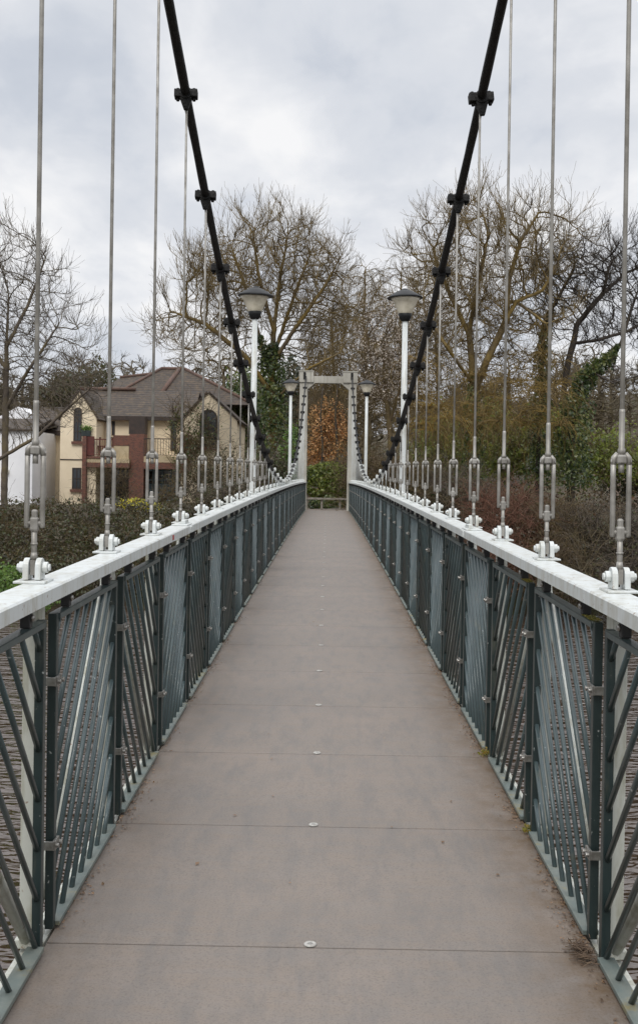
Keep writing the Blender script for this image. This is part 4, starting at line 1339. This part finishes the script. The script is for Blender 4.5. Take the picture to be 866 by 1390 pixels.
    ivy_on(t, PL(Y, (640, 690), (640, 600), (641, 540), (640, 505)), [0.7, 0.55, 0.4, 0.2], 1500, 0.16)
    # ivy stem beside it
    Y = 60
    limbs = [(None, [onground(728, Y)] + PL(Y, (730, 600), (734, 520), (736, 460), (748, 420), (770, 380)))]
    t, N, par, r = photo_tree('ivy_tree', 'slim upright trunk wrapped in ivy between two bare trees on the wooded bank', 'tree', Y, limbs, [E(760, 380, Y, 50, 55, 2), E(725, 420, Y, 40, 40, 1.6)], 700, ('bark_dark', 'bark_dark'), 0.26, 0.5, 1200, 0.45, 0.0115, 0.05, 0.2)
    ivy_on(t, PL(Y, (728, 660), (731, 580), (735, 510), (738, 455), (747, 425)), [0.75, 0.6, 0.45, 0.36, 0.18], 2600, 0.17)
    # 4 dark crooked tree at the right edge
    Y = 60
    limbs = [(None, [onground(775, Y)] + PL(Y, (770, 600), (764, 530), (770, 490), (777, 466), (781, 443), (800, 418), (818, 398), (824, 365))),
             (-1, PL(Y, (777, 466), (810, 462, -1), (850, 450, -1), (885, 430, -1))), (-1, PL(Y, (818, 398), (850, 370, 1), (880, 360, 1)))]
    ells = [E(815, 370, Y, 60, 48, 2.4), E(770, 380, Y, 55, 50, 2.2), E(870, 370, Y, 60, 55, 2.4), E(790, 430, Y, 60, 40, 2.0), E(860, 440, Y, 50, 40, 2.0)]
    t, N, par, r = photo_tree('bare_tree', 'dark crooked leafless tree nearest the edge on the wooded bank', 'tree', Y, limbs, ells, 1500, ('bark_dark', 'bark_dark'), 0.28, 0.54, 4800, 0.6, 0.0105, 0.05, 0.17, up=0.02, wob=0.38)
    Y = 59
    limbs = [(None, [onground(778, Y)] + PL(Y, (776, 600), (781, 540), (800, 505), (822, 488), (841, 466), (852, 430), (862, 400))),
             (-1, PL(Y, (800, 505), (830, 520, -1), (866, 510, -1)))]
    ells = [E(860, 400, Y, 40, 50, 1.8), E(850, 510, Y, 40, 22, 1.4), E(830, 450, Y, 30, 30, 1.2)]
    t, N, par, r = photo_tree('ivy_tree', 'leaning tree with thick ivy on its lower trunk, curving towards the edge', 'tree', Y, limbs, ells, 600, ('bark_dark', 'bark_dark'), 0.26, 0.5, 1000, 0.4, 0.0115, 0.05, 0.24)
    ivy_on(t, PL(Y, (776, 660), (776, 600), (780, 548), (797, 508), (822, 490), (838, 470)), [1.0, 0.95, 0.75, 0.5, 0.42, 0.15], 4400, 0.17)
    # 5 slender brown trees behind the tower
    for j, (px, Y, ytop, w, lab) in enumerate(((452, 82, 395, 34, 'slender brown leafless tree seen just above the tower crossbeam'), (496, 78, 350, 44, 'slender brown leafless tree rising beside the tower, above the blossom'),
                                               (545, 84, 340, 50, 'slender leafless tree behind the wooded side lamp head'), (592, 90, 330, 46, 'slender leafless tree behind the wooded side cable clamps'))):
        limbs = [(None, [onground(px, Y)] + PL(Y, (px, 600), (px + 2, 520), (px - 2, 440), (px, ytop + 20)))]
        ells = [E(px, (ytop + 560) / 2, Y, w, (560 - ytop) / 2, 2.2), E(px, (ytop + 560) / 2 + 40, Y, w * 1.25, (560 - ytop) / 2.6, 2.4)]
        photo_tree('slender_tree', lab, 'tree', Y, limbs, ells, 1000, ('bark_brown', 'twig_pale' if j % 2 else 'bark_brown'), 0.32, 0.6, 3600, 1.0, 0.0115, 0.05, 0.16, up=0.25, tw_up=0.05, droop=0.35)
    # 6 blossom tree
    Y = 57
    limbs = [(None, [onground(532, Y)] + PL(Y, (531, 620), (528, 570), (522, 520), (520, 470))), (-1, PL(Y, (528, 575), (545, 520, -.5), (552, 480, -.5))), (-1, PL(Y, (526, 555), (505, 500), (497, 450)))]
    ells = [E(522, 490, Y, 36, 70, 1.8), E(505, 455, Y, 24, 40, 1.2), E(545, 520, Y, 26, 45, 1.2), E(500, 530, Y, 20, 34, 1.2)]
    t, N, par, r = photo_tree('blossom_tree', 'small tree covered in pale blossom beside the farther wooded side lamp', 'tree', Y, limbs, ells, 1300, ('bark_brown', 'bark_brown'), 0.22, 0.38, 2200, 0.35, 0.0105, 0.04, 0.16)
    tips = N[r < 0.014]; pick = tips[RNG.integers(0, len(tips), 3600)] + RNG.normal(size=(3600, 3)) * 0.10
    link('blossom', leaves_mesh('blossom', pick - np.array(t.location), 0.075, M['blossom']), t)
    # 7 copper and green planting through the arch
    Y = 59
    r = shrub('copper_beech', 'tall copper leaved beech filling the view through the tower arch', 'tree', [E(444, 600, Y, 33, 55, 1.4), E(440, 570, Y, 22, 26, 1.2), E(458, 585, Y, 22, 40, 1.2), E(425, 615, Y, 16, 34, 1.0)], 7500, 0.10, 'copper', 420, 'bark_brown', 2.6, rough=0.3, shell=0.2, clump=0.5)
    for px in (436, 456):
        b = MB(); a0 = onground(px, Y - 1.3); b.tube([a0, P(px + 2, 610, Y - 1.0), P(px - 1, 565, Y - 1.2), P(px + 2, 525, Y - .8)], [0.07, 0.06, 0.045, 0.02], 8)
        o = b.build('stem', M['bark_dark'], None); o.parent = r; o.matrix_parent_inverse = Matrix.Translation(-r.location)
    shrub('hedge', 'yellow green hedge behind the timber rail in the arch', 'hedge', [E(432, 658, 56, 20, 24, .9), E(458, 656, 56, 24, 24, .9), E(446, 640, 56.3, 26, 14, .8), E(427, 645, 56.2, 14, 14, .7), E(470, 645, 56.2, 14, 16, .7)], 5200, 0.13, 'lime', rough=0.1, shell=0.6)
    shrub('shrub', 'dark green shrubs low behind the timber rail', 'shrub', [E(445, 685, 54.5, 32, 12, .5)], 1200, 0.11, 'ivy')
    shrub('conifer', 'dark conifer behind the house side lamp of the farther pair', 'tree', [E(396, 520, 84, 15, 42, 1.2), E(398, 570, 84, 20, 40, 1.5)], 2200, 0.22, 'conifer', rough=0.3)
    shrub('shrub', 'bright green shrub at the foot of the tower on the house side', 'shrub', [E(398, 615, 55, 12, 42, .8), E(385, 640, 55, 16, 30, .8)], 2200, 0.13, 'brightgreen', 40, rough=0.25)
    # 8 green trees behind the house
    shrub('evergreen_tree', 'dull brown green tree behind the cream gable', 'tree', [E(104, 530, 98, 36, 30, 2.2), E(70, 540, 98, 34, 26, 2.2), E(135, 515, 98, 24, 30, 2)], 4200, 0.22, 'hedge', 260, 'bark_far', 3, rough=0.3)
    shrub('evergreen_tree', 'dark green tree between the house roof and the ivy clad trunk', 'tree', [E(335, 545, 80, 30, 60, 2.2), E(318, 590, 78, 24, 50, 2)], 3800, 0.22, 'ivy', 160, 'bark_grey', 2.5, rough=0.35, shell=0.3)
    # climbers and shrubs in front of the house
    shrub('climber', 'ivy and bare creeper climbing over the second gable window', 'climber', [E(272, 590, 66.5, 22, 42, .5), E(258, 618, 66, 26, 26, .6), E(240, 575, 67, 12, 26, .4)], 900, 0.14, 'ivy', 420, 'bark_brown', 2.4, rough=0.4, shell=0.2)
    shrub('shrub', 'tangled brown shrub in front of the blue patio doors', 'shrub', [E(268, 655, 62, 40, 32, 1.0), E(300, 640, 62, 30, 46, 1.0), E(232, 680, 60, 24, 12, .8)], 3000, 0.11, 'hedge', 500, 'bark_brown', 1.8, rough=0.3, shell=0.3)
    shrub('shrub', 'small yellow flowering bush below the brick pier', 'shrub', [E(186, 684, 57, 28, 8, .6), E(205, 688, 57, 16, 7, .5)], 900, 0.10, 'yellow', 30, 'bark_brown', .6, rough=0.2)
    shrub('shrub', 'leafless brown shrub before the first balcony', 'shrub', [E(150, 660, 64, 34, 24, .8)], 160, 0.09, 'hedge', 260, 'bark_brown', 1.8, rough=0.4, shell=0.2)
    # long hedge on the bank
    k = 53
    ells = [E(px, 700 + (8 if i % 2 else 0), k + (i % 3) * .4, 34, 26, 1.3) for i, px in enumerate(range(-420, 260, 24))]
    ells += [E(px, 735 + (10 if i % 2 else 0), k - 2.0, 36, 34, 1.5) for i, px in enumerate(range(-420, 280, 26))]
    ells += [E(px, 775 + (10 if i % 2 else 0), k - 4.0, 36, 34, 1.5) for i, px in enumerate(range(-420, 330, 26))]
    shrub('hedge', 'long clipped brown green hedge along the house side bank', 'hedge', ells, 60000, 0.12, 'hedge', 4400, 'bark_brown', 1.0, rough=0.10, shell=0.55, clump=0.55)
    shrub('shrub', 'bright green bush low on the bank at the edge below the hedge', 'shrub', [E(-4, 790, 46.5, 40, 26, 1.1), E(40, 810, 46, 36, 22, 1.0)], 2400, 0.13, 'brightgreen', rough=0.25)
    # shrubs on the bank close to the bridge, house side
    shrub('shrub', 'brown scrub on the bank under the nearer house side lamp', 'shrub', [E(330, 680, 54, 40, 36, 1.3), E(372, 650, 54, 24, 48, 1.2), E(290, 695, 53, 34, 30, 1.2)], 5200, 0.12, 'hedge', 700, 'bark_grey', 1.8, rough=0.3, shell=0.4)
    # wooded side: bank scrub, one bush after another
    spec = [((505, 640, 54, 34, 54), 'brownleaf', 'bark_brown', 'brown scrub bush beside the tower on the wooded side'),
            ((560, 650, 54, 40, 52), 'hedge', 'bark_brown', 'brown green scrub bush under the farther wooded side lamp'),
            ((620, 660, 53, 42, 54), 'hedge', 'bark_grey', 'grey green scrub bush below the lichen tree'),
            ((682, 690, 50, 44, 50), 'brownleaf', 'bark_red', 'reddish brown bramble thicket on the wooded bank'),
            ((745, 700, 50, 46, 52), 'brownleaf', 'bark_brown', 'tangled bare bramble thicket next to the reddish one'),
            ((812, 715, 49, 48, 56), 'hedge', 'bark_grey', 'grey bare bramble thicket at the edge of the wooded bank'),
            ((880, 730, 49, 46, 64), 'ivy', 'bark_dark', 'dark evergreen thicket cut off by the edge')]
    for (px, py, Yb, rx, rz), lm, sm, lab in spec:
        shrub('bramble_thicket', lab, 'shrub', [E(px, py + 16, Yb, rx, rz * .66, 1.5), E(px + 10, py + 44, Yb - 1.5, rx * 1.1, rz * .8, 1.4), E(px - 14, py + 22, Yb - .5, rx * .9, rz * .8, 1.4), E(px, py + 85, Yb - 3.2, rx * 1.2, rz * .8, 1.5)],
              3000, 0.105, lm, 1300, sm, 2.2, 'bramble thickets on the wooded bank', rough=0.3, shell=0.35, arch=0.7)
    # green shrubs higher up
    for (px, py, Yb, rx, rz), lm, lab in (((700, 605, 66, 46, 40), 'olive', 'olive green shrub on the slope behind the lichen tree'), ((742, 585, 69, 36, 34), 'olive2', 'fresh green shrub on the slope beside the ivy trunk'),
                                          ((822, 612, 68, 56, 38), 'olive2', 'broad olive green shrub on the slope near the edge'), ((870, 640, 70, 50, 40), 'hedge', 'brown green shrub on the slope at the edge'),
                                          ((600, 600, 70, 40, 44), 'olive', 'brown shrub behind the nearer wooded side lamp post'), ((668, 575, 72, 26, 40), 'olive', 'small olive shrub right behind the lichen tree trunk')):
        shrub('slope_shrub', lab, 'shrub', [E(px, py, Yb, rx, rz, 2.2), E(px + rx * .5, py + rz * .5, Yb - 1, rx * .8, rz * .8, 1.8), E(px - rx * .5, py + rz * .6, Yb - 1, rx * .8, rz * .8, 1.8)],
              4200, 0.18, lm, 350, 'bark_brown', 2.6, 'shrubs on the wooded slope', rough=0.35, shell=0.3)

def build_woodland():
    """the far bare wood on the hill reads as one mass"""
    protos = []
    for j in range(3):
        h = 10 + 2 * j
        limbs = [(None, [(0, 0, 0), (0.1, 0, h * .3), (-0.1, 0.1, h * .6), (0, 0, h * .8)])]
        ells = [((0, 0, h * .62), (h * .28, h * .28, h * .38)), ((0.8, 0, h * .5), (h * .3, h * .3, h * .2))]
        N, par = colonize(limbs, ell_points(ells, 420), 0.55, 0.95, up=0.2)
        N, par = add_twigs(N, par, 900, 1.1, 2, 0.25)
        r = pipe_radius(N, par, 0.022, 2.2, 0.28)
        ch = np.where(par >= 0)[0]
        protos.append((N[par[ch]], N[ch], np.minimum(r[par[ch]], r[ch] * 1.5), r[ch]))
    A, B, ra, rb = [], [], [], []
    rng = np.random.default_rng(5)
    spots = []
    for i in range(230):
        y = rng.uniform(98, 190); px = rng.uniform(-80, 960) if i < 120 else rng.choice([rng.uniform(-700, -80), rng.uniform(960, 1500)])
        x = (px - 444) / F * y
        if -80 < px < 60 and y < 110: continue
        spots.append((x, y))
    for i in range(12):
        y = rng.uniform(80, 100); px = rng.uniform(600, 960)
        spots.append(((px - 444) / F * y, y))
    for (x, y) in spots:
        a, b, c, d = protos[rng.integers(0, 3)]
        s = rng.uniform(0.6, 1.0) * (0.75 if x > 8 else 1.0); t = rng.uniform(0, 2 * PI)
        R = np.array([[math.cos(t), -math.sin(t), 0], [math.sin(t), math.cos(t), 0], [0, 0, 1]])
        o = np.array([x, y, ground_z(x, y) - .2])
        A.append(a @ R.T * s + o); B.append(b @ R.T * s + o); ra.append(c * s); rb.append(d * s)
    o = link('woodland', segs_mesh('woodland', np.concatenate(A), np.concatenate(B), np.concatenate(ra), np.concatenate(rb), M['bark_far'], 3))
    tag(o, 'far wood of bare brown trees covering the hill', 'wood', kind='stuff')
    # undergrowth on the hill and along the bank
    C = []
    for i in range(36000):
        y = rng.uniform(62, 185) if i % 3 else rng.uniform(56, 75); px = rng.uniform(-100, 980) if i < 26000 else rng.choice([rng.uniform(-700, -100), rng.uniform(980, 1500)])
        x = (px - 444) / F * y
        if -100 < px < 330 and y < 90: continue
        if 405 < px < 480 and y < 60: continue
        C.append((x, y, ground_z(x, y) + abs(rng.normal()) * (0.5 + 0.6 * (math.sin(x * .7) * math.sin(y * .4) > 0))))
    o = link('undergrowth', leaves_mesh('undergrowth', np.array(C), 0.19, M['brownleaf'], np.tile([0, -.3, 1.0], (len(C), 1)), 0.9, clump=0.8))
    tag(o, 'low brown undergrowth over the far bank and hill', 'undergrowth', kind='stuff')

build_camera()
build_world()
build_terrain()
build_deck()
build_railings()
build_cables()
build_hangers()
build_tower()
build_lamps()
build_small()
build_house()
build_trees()
build_woodland()
